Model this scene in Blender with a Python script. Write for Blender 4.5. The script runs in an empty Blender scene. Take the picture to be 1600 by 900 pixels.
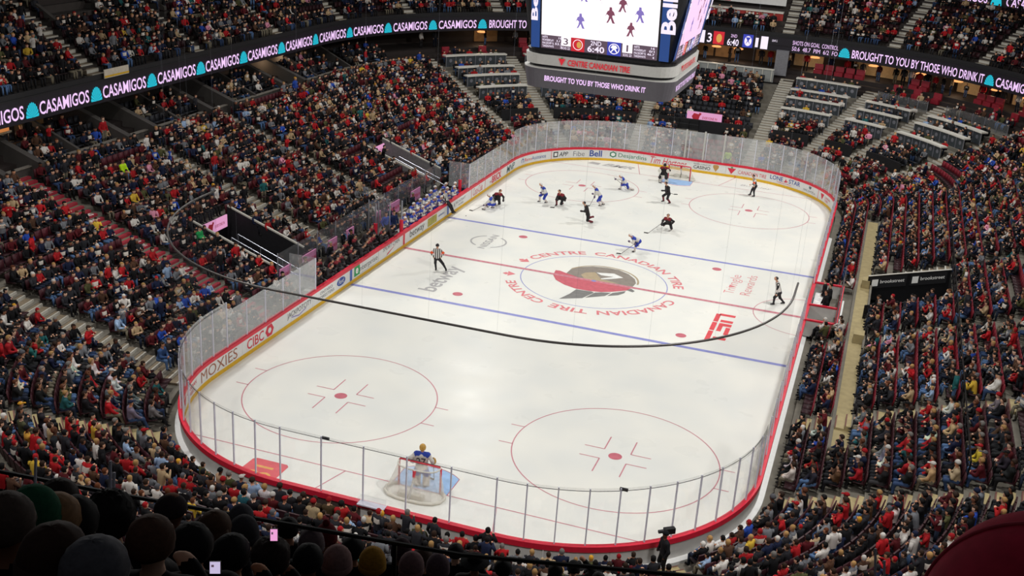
import bpy, math, random
import numpy as np
from mathutils import Vector, Matrix

random.seed(7); rng = np.random.default_rng(7)
C = bpy.context.scene.collection
sc = bpy.context.scene
PI = math.pi

# ------------------------------------------------------------------ camera, world, lights, exposure
CAM = np.array([15.2510087, -63.976175, 24.1626]); FPX = 1750.62
def _rot(yaw, pitch, roll):
    cy, sy = math.cos(yaw), math.sin(yaw); cp, sp = math.cos(pitch), math.sin(pitch)
    f = np.array([sy*cp, cy*cp, -sp]); r = np.array([cy, -sy, 0.0]); u = np.cross(r, f)
    c, s = math.cos(roll), math.sin(roll)
    return c*r+s*u, -s*r+c*u, f
RV, UV, FV = _rot(-0.311007551, 0.364038402, 0.0651521964)
cd = bpy.data.cameras.new('camera'); cam = bpy.data.objects.new('camera', cd); C.objects.link(cam)
cam.matrix_world = Matrix(((RV[0], UV[0], -FV[0], CAM[0]), (RV[1], UV[1], -FV[1], CAM[1]), (RV[2], UV[2], -FV[2], CAM[2]), (0, 0, 0, 1)))
cd.sensor_width = 36; cd.lens = FPX/1600*36; cd.clip_start = 0.05; cd.clip_end = 400
sc.camera = cam

w = bpy.data.worlds.new('world'); sc.world = w; w.use_nodes = True
w.node_tree.nodes['Background'].inputs[0].default_value = (0.9, 0.93, 1.0, 1); w.node_tree.nodes['Background'].inputs[1].default_value = 0.035
sc.view_settings.view_transform = 'Standard'; sc.view_settings.look = 'None'
sc.view_settings.exposure = 0.0; sc.view_settings.gamma = 1.0; sc.view_settings.use_curve_mapping = False
sc.cycles.transparent_max_bounces = 24; sc.cycles.max_bounces = 6

def area(name, loc, target, sx, sy, power, col=(1, .99, .955), spread=180):
    l = bpy.data.lights.new(name, 'AREA'); l.shape = 'RECTANGLE'; l.size = sx; l.size_y = sy; l.energy = power; l.color = col; l.spread = math.radians(spread)
    o = bpy.data.objects.new(name, l); C.objects.link(o); o.location = loc
    d = Vector(target)-Vector(loc); o.rotation_euler = d.to_track_quat('-Z', 'Y').to_euler(); return o
for sx in (-1, 1):                     # the two catwalk rows of sports lights over the ice
    for yy, k_ in ((-25, .86), (0, .9), (25, 1.1)):
        area('catwalk_light', (sx*17, yy, 25), (-sx*2, yy*.8, 0), .9, 1.3, (3500 if sx > 0 else 2800)*k_)
for (x, y, e_) in ((-24, -20, 480), (-24, 10, 450), (-18, 36, 430), (5, 42, 430), (22, 32, 620), (26, -5, 800), (24, -32, 750)):   # fill lights added over the stands to brighten the crowd
    area('stand_fill', (x, y, 25), (x*.95, y*.95, 0), 2.5, 2.5, e_, (1, .97, .95))
for (x, y) in ((-17, -41), (2, -46), (21, -41)):                       # added fill without a real fixture, brightens the near boards and seats
    area('near_end_fill', (x, y, 21), (x*.6, y*.68, 0), 2.0, 1.0, 620, (1, .97, .95), 120)

# ------------------------------------------------------------------ helpers
def lin(h):
    h = h.lstrip('#'); v = [int(h[i:i+2], 16)/255 for i in (0, 2, 4)]
    return tuple(c/12.92 if c <= .04045 else ((c+.055)/1.055)**2.4 for c in v)
def newmat(name):
    m = bpy.data.materials.new(name); m.use_nodes = True; return m, m.node_tree.nodes, m.node_tree.links, m.node_tree.nodes['Principled BSDF']
def mat(name, hexc, rough=.6, vary=.12, scale=6.0, metal=0.0, spec=.4):
    m, n, l, b = newmat(name); c = lin(hexc)
    b.inputs['Roughness'].default_value = rough; b.inputs['Metallic'].default_value = metal; b.inputs['Specular IOR Level'].default_value = spec
    if vary:
        t = n.new('ShaderNodeTexNoise'); t.inputs['Scale'].default_value = scale; t.inputs['Detail'].default_value = 4
        tc = n.new('ShaderNodeTexCoord'); l.new(tc.outputs['Object'], t.inputs['Vector'])
        r = n.new('ShaderNodeValToRGB'); r.color_ramp.elements[0].position = .3; r.color_ramp.elements[1].position = .7
        r.color_ramp.elements[0].color = (*[x*(1-vary) for x in c], 1); r.color_ramp.elements[1].color = (*[min(1, x*(1+vary)) for x in c], 1)
        l.new(t.outputs['Fac'], r.inputs['Fac']); l.new(r.outputs['Color'], b.inputs['Base Color'])
    else: b.inputs['Base Color'].default_value = (*c, 1)
    return m
def emat(name, hexc, s=1.0):
    m, n, l, b = newmat(name); b.inputs['Base Color'].default_value = (.01, .01, .01, 1); b.inputs['Roughness'].default_value = .5
    b.inputs['Emission Color'].default_value = (*lin(hexc), 1); b.inputs['Emission Strength'].default_value = s; return m
def objmat(name, rough=.8, noise=.2):      # colour of the cloth comes from the object
    m, n, l, b = newmat(name); oi = n.new('ShaderNodeObjectInfo'); b.inputs['Roughness'].default_value = rough; b.inputs['Specular IOR Level'].default_value = .2
    t = n.new('ShaderNodeTexNoise'); t.inputs['Scale'].default_value = 9; mx = n.new('ShaderNodeMix'); mx.data_type = 'RGBA'; mx.blend_type = 'MULTIPLY'
    r = n.new('ShaderNodeValToRGB'); r.color_ramp.elements[0].color = (1-noise*2,)*3+(1,); r.color_ramp.elements[1].color = (1+noise,)*3+(1,)
    l.new(t.outputs['Fac'], r.inputs['Fac']); mx.inputs['Factor'].default_value = 1
    l.new(oi.outputs['Color'], mx.inputs[6]); l.new(r.outputs['Color'], mx.inputs[7]); l.new(mx.outputs[2], b.inputs['Base Color']); return m
def randmat(name, cols, rough=.8):
    m, n, l, b = newmat(name); oi = n.new('ShaderNodeObjectInfo'); r = n.new('ShaderNodeValToRGB'); r.color_ramp.interpolation = 'CONSTANT'
    e = r.color_ramp.elements; k = len(cols)
    for i in range(k-2): e.new((i+1)/k)
    for i, c in enumerate(cols): e[i].position = i/k; e[i].color = (*lin(c), 1)
    l.new(oi.outputs['Random'], r.inputs['Fac']); l.new(r.outputs['Color'], b.inputs['Base Color']); b.inputs['Roughness'].default_value = rough; b.inputs['Specular IOR Level'].default_value = .25; return m
def attrmat(name, rough=.8):
    m, n, l, b = newmat(name); a = n.new('ShaderNodeAttribute'); a.attribute_name = 'Col'; l.new(a.outputs['Color'], b.inputs['Base Color'])
    b.inputs['Roughness'].default_value = rough; b.inputs['Specular IOR Level'].default_value = .2; return m
def glassmat(name, haze, hcol='#dfe3e6', tint=.97, gloss=.04):
    m, n, l, b = newmat(name); n.remove(b); out = n['Material Output']
    tr = n.new('ShaderNodeBsdfTransparent'); tr.inputs[0].default_value = (tint, tint, tint*1.0, 1)
    di = n.new('ShaderNodeBsdfDiffuse'); di.inputs[0].default_value = (*lin(hcol), 1)  # pale haze, paints the bright ice's reflection into the panes
    gl = n.new('ShaderNodeBsdfGlossy'); gl.inputs['Roughness'].default_value = .08
    m1 = n.new('ShaderNodeMixShader'); m2 = n.new('ShaderNodeMixShader'); fr0 = n.new('ShaderNodeLayerWeight'); pw = n.new('ShaderNodeMath'); pw.operation = 'POWER'; pw.inputs[1].default_value = 5; l.new(fr0.outputs['Facing'], pw.inputs[0]); fr = n.new('ShaderNodeMapRange'); fr.inputs[3].default_value = gloss; fr.inputs[4].default_value = .6; l.new(pw.outputs[0], fr.inputs[0])
    t = n.new('ShaderNodeTexNoise'); t.inputs['Scale'].default_value = .4; t.inputs['Detail'].default_value = 2; tcg = n.new('ShaderNodeTexCoord'); l.new(tcg.outputs['Object'], t.inputs['Vector'])
    mp = n.new('ShaderNodeMapRange'); mp.inputs[1].default_value = .3; mp.inputs[2].default_value = .7; mp.inputs[3].default_value = haze*.9; mp.inputs[4].default_value = haze*1.1
    l.new(t.outputs['Fac'], mp.inputs[0]); l.new(mp.outputs[0], m1.inputs[0]); l.new(tr.outputs[0], m1.inputs[1]); l.new(di.outputs[0], m1.inputs[2])
    l.new(fr.outputs[0], m2.inputs[0]); l.new(m1.outputs[0], m2.inputs[1]); l.new(gl.outputs[0], m2.inputs[2]); l.new(m2.outputs[0], out.inputs[0]); return m

class MB:
    def __init__(s): s.v = []; s.f = []; s.m = []
    def add(s, vs, fs, m=0):
        o = len(s.v); s.v += [tuple(map(float, v)) for v in vs]; s.f += [tuple(i+o for i in f) for f in fs]; s.m += [m]*len(fs); return s
    def hexa(s, p, m=0):   # 8 points: bottom ring 0-3, top ring 4-7
        return s.add(p, [(3, 2, 1, 0), (4, 5, 6, 7), (0, 1, 5, 4), (1, 2, 6, 5), (2, 3, 7, 6), (3, 0, 4, 7)], m)
    def box(s, c, d, m=0, rz=0.0, fr=None):
        cx, cy, cz = c; x, y, z = d[0]/2, d[1]/2, d[2]/2; ca, sa = math.cos(rz), math.sin(rz)
        P = [(-x, -y, -z), (x, -y, -z), (x, y, -z), (-x, y, -z), (-x, -y, z), (x, -y, z), (x, y, z), (-x, y, z)]
        return s.hexa([(cx+a*ca-b*sa, cy+a*sa+b*ca, cz+c_) for a, b, c_ in P], m)
    def tube(s, pts, r, n=6, m=0, closed=False):
        pts = [np.array(p, float) for p in pts]; k = len(pts); vs = []; fs = []
        for i, p in enumerate(pts):
            t = (pts[(i+1) % k] if (closed or i < k-1) else p)-(pts[i-1] if (closed or i > 0) else p); t = t/(np.linalg.norm(t)+1e-9)
            a = np.cross(t, (0, 0, 1.0)); a = a if np.linalg.norm(a) > .05 else np.cross(t, (1.0, 0, 0)); a /= np.linalg.norm(a); b = np.cross(t, a)
            rr = r[i] if isinstance(r, (list, tuple)) else r
            vs += [p+rr*(math.cos(2*PI*j/n)*a+math.sin(2*PI*j/n)*b) for j in range(n)]
        for i in range(k if closed else k-1):
            i2 = (i+1) % k; fs += [(i*n+j, i*n+(j+1) % n, i2*n+(j+1) % n, i2*n+j) for j in range(n)]
        if not closed: fs += [tuple(range(n))[::-1], tuple((k-1)*n+j for j in range(n))]
        return s.add(vs, fs, m)
    def loft(s, rings, m=0, cap=True, closed=True):
        n = len(rings[0]); vs = [p for r in rings for p in r]; fs = []
        for i in range(len(rings)-1): fs += [(i*n+j, i*n+(j+1) % n, (i+1)*n+(j+1) % n, (i+1)*n+j) for j in range(n if closed else n-1)]
        if cap and closed: fs += [tuple(range(n))[::-1], tuple((len(rings)-1)*n+j for j in range(n))]
        return s.add(vs, fs, m)
    def poly(s, pts, m=0): return s.add(pts, [tuple(range(len(pts)))], m)
    def mesh(s, name, mats, smooth=False):
        me = bpy.data.meshes.new(name); me.from_pydata(s.v, [], s.f)
        for mm in (mats if isinstance(mats, (list, tuple)) else [mats]): me.materials.append(mm)
        if max(s.m, default=0): me.polygons.foreach_set('material_index', s.m)
        if smooth: me.polygons.foreach_set('use_smooth', [True]*len(s.f))
        me.update(); return me
    def build(s, name, mats, parent=None, smooth=False): return link(name, s.mesh(name, mats, smooth), parent)
def link(name, me, parent=None, loc=None, rz=None):
    o = bpy.data.objects.new(name, me); C.objects.link(o)
    if parent is not None: o.parent = parent
    if loc is not None: o.location = loc
    if rz is not None: o.rotation_euler = (0, 0, rz)
    return o
def tag(o, label, cat, group=None):
    o['label'] = label; o['category'] = cat
    if group: o['group'] = group
    return o
def thing(name, label, cat, loc=(0, 0, 0), rz=0.0, group=None):
    o = bpy.data.objects.new(name, None); o.empty_display_size = .2; C.objects.link(o); o.location = loc; o.rotation_euler = (0, 0, rz); return tag(o, label, cat, group)
def struct(o): o['kind'] = 'structure'; return o
ORD = 'first second third fourth fifth sixth seventh eighth ninth tenth eleventh twelfth thirteenth fourteenth fifteenth sixteenth seventeenth eighteenth nineteenth twentieth'.split()
def ordn(i): return ORD[i] if i < 20 else ('%dth' % (i+1) if (i+1) % 10 not in (1, 2, 3) or 10 < (i+1) % 100 < 14 else '%d%s' % (i+1, {1: 'st', 2: 'nd', 3: 'rd'}[(i+1) % 10]))

# text -> verts / faces, normalised to its own box
_tc = {}
def text_geo(txt, bold=.0, shear=0.0):
    key = (txt, bold, shear)
    if key not in _tc:
        cu = bpy.data.curves.new('lettering', 'FONT'); cu.body = txt; cu.offset = bold; cu.shear = shear; cu.resolution_u = 3
        o = bpy.data.objects.new('lettering', cu); me = bpy.data.meshes.new_from_object(o)
        v = np.array([p.co[:2] for p in me.vertices]); f = [tuple(p.vertices) for p in me.polygons]
        lo, hi = v.min(0), v.max(0); _tc[key] = ((v-lo)/(hi-lo), f, (hi-lo)); bpy.data.objects.remove(o); bpy.data.curves.remove(cu); bpy.data.meshes.remove(me)
    return _tc[key]
def put_text(mb, txt, fn, m=0, bold=.012, shear=0.0):
    v, f, _ = text_geo(txt, bold, shear); mb.add([fn(a, b) for a, b in v], f, m)
def fan(pts):      # polygon given as outline (may be concave) -> triangles
    from mathutils.geometry import tessellate_polygon
    return tessellate_polygon([[Vector((p[0], p[1], 0)) for p in pts]])
def put_poly(mb, pts, fn, m=0): mb.add([fn(*p) for p in pts], [tuple(t) for t in fan(pts)], m)
def circ(cx, cy, rx, ry=None, n=24, a0=0, a1=2*PI):
    ry = rx if ry is None else ry; return [(cx+rx*math.cos(a0+(a1-a0)*i/n), cy+ry*math.sin(a0+(a1-a0)*i/n)) for i in range(n if abs(a1-a0-2*PI) < 1e-6 else n+1)]
def project(p):
    d = np.atleast_2d(p)-CAM; z = d@FV; return np.c_[800+FPX*(d@RV)/z, 450-FPX*(d@UV)/z, z]

# ------------------------------------------------------------------ the rink path: s runs clockwise from the near end of the left boards
R0, HX, HY = 8.53, 12.95, 30.48
SEG = [(0, (-HX, -(HY-R0)), (-HX, HY-R0)), (1, (-(HX-R0), HY-R0), 180), (0, (-(HX-R0), HY), (HX-R0, HY)), (1, (HX-R0, HY-R0), 90),
       (0, (HX, HY-R0), (HX, -(HY-R0))), (1, (HX-R0, -(HY-R0)), 0), (0, (HX-R0, -HY), (-(HX-R0), -HY)), (1, (-(HX-R0), -(HY-R0)), -90)]
TOT = 4*(HY-R0)+4*(HX-R0)+2*PI*R0
def path(s, off=0.0):
    s = s % TOT
    for i, g in enumerate(SEG):
        if g[0] == 0:
            a, b = np.array(g[1], float), np.array(g[2], float); L = np.linalg.norm(b-a)
            if s <= L+1e-9: t = (b-a)/L; n = np.array([-t[1], t[0]]); return a+t*s+n*off, n
        else:
            L = R0*PI/2
            if s <= L+1e-9 or i == 7:
                an = math.radians(g[2])-s/R0; n = np.array([math.cos(an), math.sin(an)]); return np.array(g[1])+n*(R0+off), n
        s -= L
def P3(s, off, z): p, n = path(s, off); return (p[0], p[1], z)
def srange(s0, s1, step=.6): k = max(1, int(math.ceil((s1-s0)/step))); return [s0+(s1-s0)*i/k for i in range(k+1)]
def strip(mb, s0, s1, sec, m=0, step=.6, cap=True):     # sweep a (offset, z) section along the path
    ss = srange(s0, s1, step); closed = abs(s1-s0-TOT) < 1e-6
    mb.loft([[P3(s, a, z) for a, z in sec] for s in ss], m, cap=cap and not closed)
def prof(d): return .25+.345*(d-.9) if d > .9 else 0.0
def uprof(e): return 9.75+.6*(e-18.2)

# ------------------------------------------------------------------ materials
M = dict(
    concrete=mat('concrete', '#6f6a60', .85, .18, 1.2), dark=mat('dark_paint', '#17171a', .6, .2), black=mat('black_metal', '#0d0d10', .45, .1), tan=mat('tan_floor', '#a2936b', .8, .12, 3),
    wall=mat('wall_concrete', '#46423f', .85, .15, 1), white=mat('white_board', '#dcdcda', .5, .04), outer=mat('board_back', '#cbc9c4', .6, .08, 2), gate=mat('gate_brown', '#4b3d38', .7, .2),
    red=mat('red_cap', '#d3213a', .45, .06), yellow=mat('kick_yellow', '#d9ab1f', .5, .08), blue=mat('board_blue', '#3d5fb0', .5, .06), grey=mat('grey_print', '#5b6068', .6, .05),
    steel=mat('steel', '#9a9ca6', .35, .05, metal=.6), post=mat('post_grey', '#d6d6e4', .4, .03), stairw=mat('step_nosing', '#b9b6ac', .7, .1), stairr=mat('step_red', '#a3283a', .7, .12),
    step=mat('step_tread', '#7c6f5c', .85, .15, 4), counter=mat('counter_white', '#d9d6cc', .4, .04), glassgrey=mat('counter_front', '#3f4448', .3, .15, 2), seat=mat('seat_red', '#8e1f2e', .5, .15), seatd=mat('seat_dark', '#2b2024', .6, .15),
    wood=mat('suite_wood', '#8a6a45', .6, .2, 2), suite=mat('suite_dark', '#2a2220', .8, .2, 1), tarp=mat('grey_tarp', '#9fa6ae', .7, .06), net=mat('goal_net', '#d9d6cb', .8, .05),
    r_ink=mat('red_print', '#cf3045', .6, .04), b_ink=mat('blue_print', '#2c4a98', .6, .04), k_ink=mat('black_print', '#3a3b40', .6, .04), g_ink=mat('green_print', '#2f7d5c', .6, .04), o_ink=mat('copper_print', '#a06a55', .6, .15, 5), gold=mat('gold_print', '#b98f52', .6, .06), pur=mat('purple_print', '#8f84bb', .6, .04), w_ink=mat('white_print', '#eeeeea', .6, .02), olive=mat('olive_print', '#a9a04a', .6, .25, 3), green=mat('bright_green_print', '#2f9a57', .6, .04))

# ice
m, n, l, b = newmat('ice'); M['ice'] = m
tc = n.new('ShaderNodeTexCoord'); t = n.new('ShaderNodeTexNoise'); t.inputs['Scale'].default_value = .35; t.inputs['Detail'].default_value = 7; l.new(tc.outputs['Object'], t.inputs['Vector'])
r = n.new('ShaderNodeValToRGB'); r.color_ramp.elements[0].position = .35; r.color_ramp.elements[1].position = .65
r.color_ramp.elements[0].color = (*lin('#e6e7e2'), 1); r.color_ramp.elements[1].color = (*lin('#efeee6'), 1)
l.new(t.outputs['Fac'], r.inputs['Fac']); l.new(r.outputs['Color'], b.inputs['Base Color'])
wv = n.new('ShaderNodeTexNoise'); wv.inputs['Scale'].default_value = .5; wv.inputs['Detail'].default_value = 3; l.new(tc.outputs['Object'], wv.inputs['Vector'])
mr = n.new('ShaderNodeMapRange'); mr.inputs[1].default_value = .35; mr.inputs[2].default_value = .65; mr.inputs[3].default_value = .27; mr.inputs[4].default_value = .36
l.new(wv.outputs['Fac'], mr.inputs[0]); l.new(mr.outputs[0], b.inputs['Roughness']); b.inputs['Specular IOR Level'].default_value = .08
def icepaint(name, h): return mat(name, h, .32, .1, 3, spec=.08)
M.update(i_red=icepaint('ice_red', '#cf8e98'), i_dred=icepaint('ice_dot_red', '#cb7480'), i_blue=icepaint('ice_blue', '#9296cf'), i_crease=icepaint('ice_crease', '#9cc0ea'), i_grey=icepaint('ice_grey', '#b4b2b2'), i_lred=icepaint('ice_letter_red', '#e0868c'), i_logo=icepaint('ice_helmet', '#958d85'), i_cape=icepaint('ice_cape', '#cd6d78'), i_gold=icepaint('ice_gold', '#b7a68b'), i_dark=icepaint('ice_feather', '#858482'), i_white=icepaint('ice_white', '#eeeeea'), i_yel=icepaint('ice_yellow', '#e8b06a'), i_ared=icepaint('ice_square_red', '#df6a70'), i_tsn=icepaint('ice_mark_red', '#e2595f'))
M.update(glass=glassmat('end_glass', .17, gloss=.13), glassn=glassmat('near_glass', .03, tint=.985, gloss=.05), glassc=glassmat('clear_glass', .05), led=mat('led_panel_dark', '#1a1620', .5, .1), ledtxt=emat('led_text', '#e9c3f2', 1.15), ledcy=emat('led_shell', '#14b9cf', 1.0), ledw=emat('led_white', '#f3e6fa', 1.1), ledpink=emat('led_pink', '#f0a6d2', .85), ledred=emat('led_red', '#d4182c', .9), ledblue=emat('led_blue', '#3440b8', .9), screen=emat('screen_ice', '#fdf4fb', 1.25), screenp=emat('screen_pinkish', '#f3cdee', 1.1), scr_d=emat('screen_dark', '#6b5566', .7), scr_r=emat('screen_player_dark', '#8d4a63', .8), scr_p=emat('screen_player_violet', '#8b79c9', .9), lamp=emat('warm_lamp', '#f0a060', 1.5), sgold=emat('screen_gold', '#e0a850', .9), warmwall=mat('suite_cream', '#b59d78', .7, .1))

# ------------------------------------------------------------------ arena floor and ice
mb = MB(); mb.box((0, 0, -.55), (120, 170, .5)); struct(mb.build('floor', M['concrete']))
mb = MB(); ring = [P3(s, .02, 0) for s in srange(0, TOT, .5)[:-1]]
mb.loft([[(p[0], p[1], -.3) for p in ring], ring], 0)
ice = mb.build('ice_sheet', M['ice']); tag(ice, 'white ice sheet with painted lines, circles and logos inside the boards', 'ice rink')
FT = .3048
def flat(z): return lambda x, y: (x, y, z)
def ringpoly(mb, cx, cy, r0, r1, a0=0, a1=2*PI, n=72, z=.004, m=0):
    full = abs(a1-a0-2*PI) < 1e-6
    A = [a0+(a1-a0)*i/n for i in range(n+1)]
    vs = [(cx+r*math.cos(a), cy+r*math.sin(a), z) for a in A for r in (r0, r1)]
    mb.add(vs, [(2*i, 2*i+1, 2*i+3, 2*i+2) for i in range(n)], m)
def rect(mb, x0, x1, y0, y1, z=.004, m=0): mb.add([(x0, y0, z), (x1, y0, z), (x1, y1, z), (x0, y1, z)], [(0, 1, 2, 3)], m)
def edge_x(y):
    ay = abs(y)
    return HX if ay < HY-R0 else HX-R0+math.sqrt(max(0, R0**2-(ay-(HY-R0))**2))
for sy in (-1, 1):
    y = sy*27.127; mb = MB(); rect(mb, -edge_x(y), edge_x(y), y-.03, y+.03)
    for sx in (-1, 1): mb.add([(sx*3.35-.03, y, .004), (sx*3.35+.03, y, .004), (sx*4.27+.03, sy*HY, .004), (sx*4.27-.03, sy*HY, .004)], [(0, 1, 2, 3)])
    mb.build('goal_line', M['i_red'], ice)
    y = sy*7.62; mb = MB(); rect(mb, -HX, HX, y-.15, y+.15); mb.build('blue_line', M['i_blue'], ice)
    mb = MB(); cy = sy*27.127; fr = -sy
    pts = [(-1.22, cy), (1.22, cy)] if sy < 0 else [(1.22, cy), (-1.22, cy)]
    arc = [(1.829*math.sin(a), cy+fr*1.829*math.cos(a)) for a in np.linspace(.7297, -.7297, 13)]
    outl = [(-1.22, cy), (1.22, cy)]+[(x, yy) for x, yy in arc]
    put_poly(mb, outl, flat(.006)); mb.tube([(x, yy, .003) for x, yy in [outl[1]]+arc+[outl[0]]], .022, 4, 1); mb.build('goal_crease', [M['i_crease'], M['i_red']], ice)
mb = MB(); rect(mb, -HX, HX, -.15, .15, .008)
for k in range(-40, 41): rect(mb, k*.32-.07, k*.32+.07, -.045, .045, .0095, 1)
mb.build('centre_line', [M['i_red'], M['i_dred']], ice)
mb = MB(); ringpoly(mb, HX, 0, 3.0, 3.05, PI/2, 1.5*PI, 40); mb.build('referee_crease', M['i_red'], ice)
mb = MB(); ringpoly(mb, 0, 0, 4.545, 4.6); mb.build('centre_circle', M['i_blue'], ice)
mb = MB(); mb.poly([(x, y, .011) for x, y in circ(0, 0, .15)]); mb.build('faceoff_dot', M['i_blue'], ice)
for sx in (-1, 1):
    for sy in (-1, 1):
        mb = MB(); mb.poly([(x, y, .004) for x, y in circ(sx*6.7056, sy*6.096, .305)]); mb.build('faceoff_dot', M['i_dred'], ice)
        cx, cy = sx*6.7056, sy*21.03
        mb = MB(); mb.poly([(x, y, .004) for x, y in circ(cx, cy, .305)]); mb.build('faceoff_dot', M['i_dred'], ice)
        mb = MB(); ringpoly(mb, cx, cy, 4.545, 4.6)
        for hx in (-1, 1):
            for hy in (-1, 1):
                x0, y0 = cx+hx*.6, cy+hy*.45
                rect(mb, min(x0, x0+hx*.91), max(x0, x0+hx*.91), y0-.03, y0+.03); rect(mb, x0-.03, x0+.03, min(y0, y0+hy*1.22), max(y0, y0+hy*1.22))
                xo = cx+hx*math.sqrt(4.57**2-.86**2); rect(mb, min(xo, xo+hx*.65), max(xo, xo+hx*.65), cy+hy*.86-.03, cy+hy*.86+.03)
        mb.build('faceoff_circle', M['i_red'], ice)
# lettering around the centre circle
def arc_text(mb, txt, a0, a1, r0, r1, z=.005):     # a0 -> a1 degrees, tops pointing outward
    def fn(x, y):
        a = math.radians(a0+(a1-a0)*x); rr = r0+(r1-r0)*y; return (rr*math.cos(a), rr*math.sin(a), z)
    put_text(mb, txt, fn, 0, .02)
def arrow(mb, a, r0, r1, z=.005):
    def f(t, rr): x = math.radians(a+t); return (rr*math.cos(x), rr*math.sin(x), z)
    mb.add([f(-4.5, r1), f(4.5, r1), f(0, r0)], [(0, 1, 2)]); rm = r1+.12
    mb.add([f(-1.5, r1), f(1.5, r1), f(2.2, rm), f(0, rm+.2), f(-2.2, rm)], [(0, 1, 2, 3, 4)])
for t_, a0, a1 in (('CENTRE', 156, 111), ('CANADIAN', 104.5, 42), ('TIRE', 37, 13), ('CANADIAN', -12, -73), ('TIRE', -79, -104), ('CENTRE', -110, -152.5)): mb = MB(); arc_text(mb, t_, a0, a1, 4.95, 5.6); mb.build('ice_lettering', M['i_lred'], ice)
for a in (163.5, -166): mb = MB(); arrow(mb, a, 4.9, 5.4); mb.build('ice_triangle', M['i_lred'], ice)
mb = MB(); f = flat(.006); g = flat(.0075)
put_poly(mb, [(-1.94, .53), (-1.89, 1.43), (-1.43, 2.07), (-.76, 2.56), (.14, 2.8), (.95, 2.73), (1.7, 2.26), (2.26, 1.58), (2.5, .87), (2.45, .13), (1.63, .04), (.48, .02), (-.68, -.01)], f, 0)
put_poly(mb, [(-2.59, -.2), (-2.72, .73), (-2.45, .78), (-1.94, .53), (-.68, .02), (.51, -.06), (1.65, -.06), (2.47, .03), (2.26, -.66), (1.57, -1.26), (.93, -1.67), (.29, -1.83), (-.62, -1.86), (-1.49, -1.51), (-2.2, -.95)], f, 1)
for p in ([(-.59, -1.96), (.37, -1.86), (.56, -1.98), (.15, -3.2), (-1.06, -3.95), (-.72, -2.82)], [(.6, -1.92), (.93, -1.72), (1.51, -1.5), (1.29, -2.2), (.29, -3.06)], [(1.58, -1.48), (2.25, -.78), (2.24, -1.2), (1.99, -1.69), (1.42, -2.13)], [(2.24, -.6), (2.45, -.21), (2.75, -.52), (2.68, -.78)]): put_poly(mb, p, f, 2)
put_poly(mb, [(-1.04, .72), (-.87, 1.23), (-.34, 1.6), (.34, .54), (1.56, .29), (.46, .08), (-.62, .07)], g, 3)
put_poly(mb, [(-.25, 1.57), (.84, 1.92), (1.55, 1.44), (.88, .84), (.35, .5), (.28, .63), (.92, 1.3), (.16, 1.22)], g, 4)
ringpoly(mb, .3, .6, 2.28, 2.4, .02, 2.75, 30, .0075, 3)
mb.build('centre_emblem', [M['i_logo'], M['i_cape'], M['i_dark'], M['i_gold'], M['i_white']], ice)
def along(x0, x1, y0, y1, z=.005): return lambda a, b: (x0+(x1-x0)*b, y0+(y1-y0)*a, z)      # reads towards +y, tops towards -x
mb = MB(); put_text(mb, 'betway', along(-7.7, -9.15, -6.45, -1.75), 0, .018); mb.build('ice_advert', M['i_grey'], ice)
mb = MB(); put_text(mb, 'NISSAN', along(-8.2, -8.72, 2.4, 5.5), 0, .02)
for a in (0, PI): ringpoly(mb, -8.46, 3.95, 1.13, 1.25, a-1.12, a+1.12, 30, .005)
mb.build('ice_advert', M['i_grey'], ice)
mb = MB()
for x0, x1, y0, y1 in ((8, 8.28, -6.05, -4.6), (8.4, 9.12, -5.72, -5.36), (8, 8.28, -4.48, -3.2), (8.4, 8.66, -4.48, -3.2), (8.66, 9.12, -3.62, -3.2), (8.86, 9.12, -4.9, -3.75), (8, 8.28, -3.08, -1.8), (8.4, 9.12, -3.02, -2.66), (8.2, 9.12, -2.02, -1.68)): rect(mb, x0, x1, y0, y1, .005)
mb.build('ice_advert', M['i_tsn'], ice)
mb = MB(); put_text(mb, 'Tri', along(8.4, 7.78, 1.98, 3.0), 0, -.012); put_text(mb, 'ngle', along(8.62, 7.78, 3.62, 5.6), 0, -.012); mb.build('ice_advert', M['i_lred'], ice); mb = MB(); put_text(mb, 'Rewards', along(9.4, 8.78, 2.1, 5.95), 0, -.012); mb.build('ice_advert', M['i_lred'], ice); mb = MB()
mb.add([(7.95, 3.05, .005), (7.95, 3.55, .005), (8.42, 3.3, .005)], [(0, 2, 1)]); mb.build('ice_advert', M['i_lred'], ice)
mb = MB(); put_poly(mb, [(-7.35, -28.95), (-7.3, -27.85), (-7.15, -27.72), (-5.75, -27.72), (-5.62, -27.85), (-5.62, -29.2), (-5.75, -29.35), (-7.2, -29.35)], flat(.004))
for cx in (-6.75, -6.2): ringpoly(mb, cx, -28.95, .2, .32, 0, PI, 20, .006, 1)
for x in (-7.07, -6.52, -6.43, -5.98): rect(mb, x, x+.12, -29.25, -28.95, .006, 1)
rect(mb, -6.9, -6.1, -28.35, -28.2, .006, 1); mb.build('ice_advert', [M['i_ared'], M['i_yel']], ice)
mb = MB(); put_text(mb, 'BMR', lambda a, b: (-7.0+2.7*a+.25*b, 28.2+.95*b, .005), 0, .03, .2); mb.build('ice_advert', M['i_grey'], ice); mb = MB(); put_poly(mb, [(-8.3, 28.35), (-7.3, 28.2), (-7.2, 28.9), (-8.0, 29.05)], flat(.005)); mb.build('ice_advert', M['i_grey'], ice)
mb = MB(); put_text(mb, 'cossc', lambda a, b: (4.7+3.2*a, -29.9+.95*b, .005), 0, .03); mb.build('ice_advert', M['i_grey'], ice)
mb = MB(); put_text(mb, 'Buckley', lambda a, b: (5.0+2.6*a, 28.0+.6*b, .005), 0, 0, .2); mb.build('ice_advert', M['i_grey'], ice)

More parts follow.
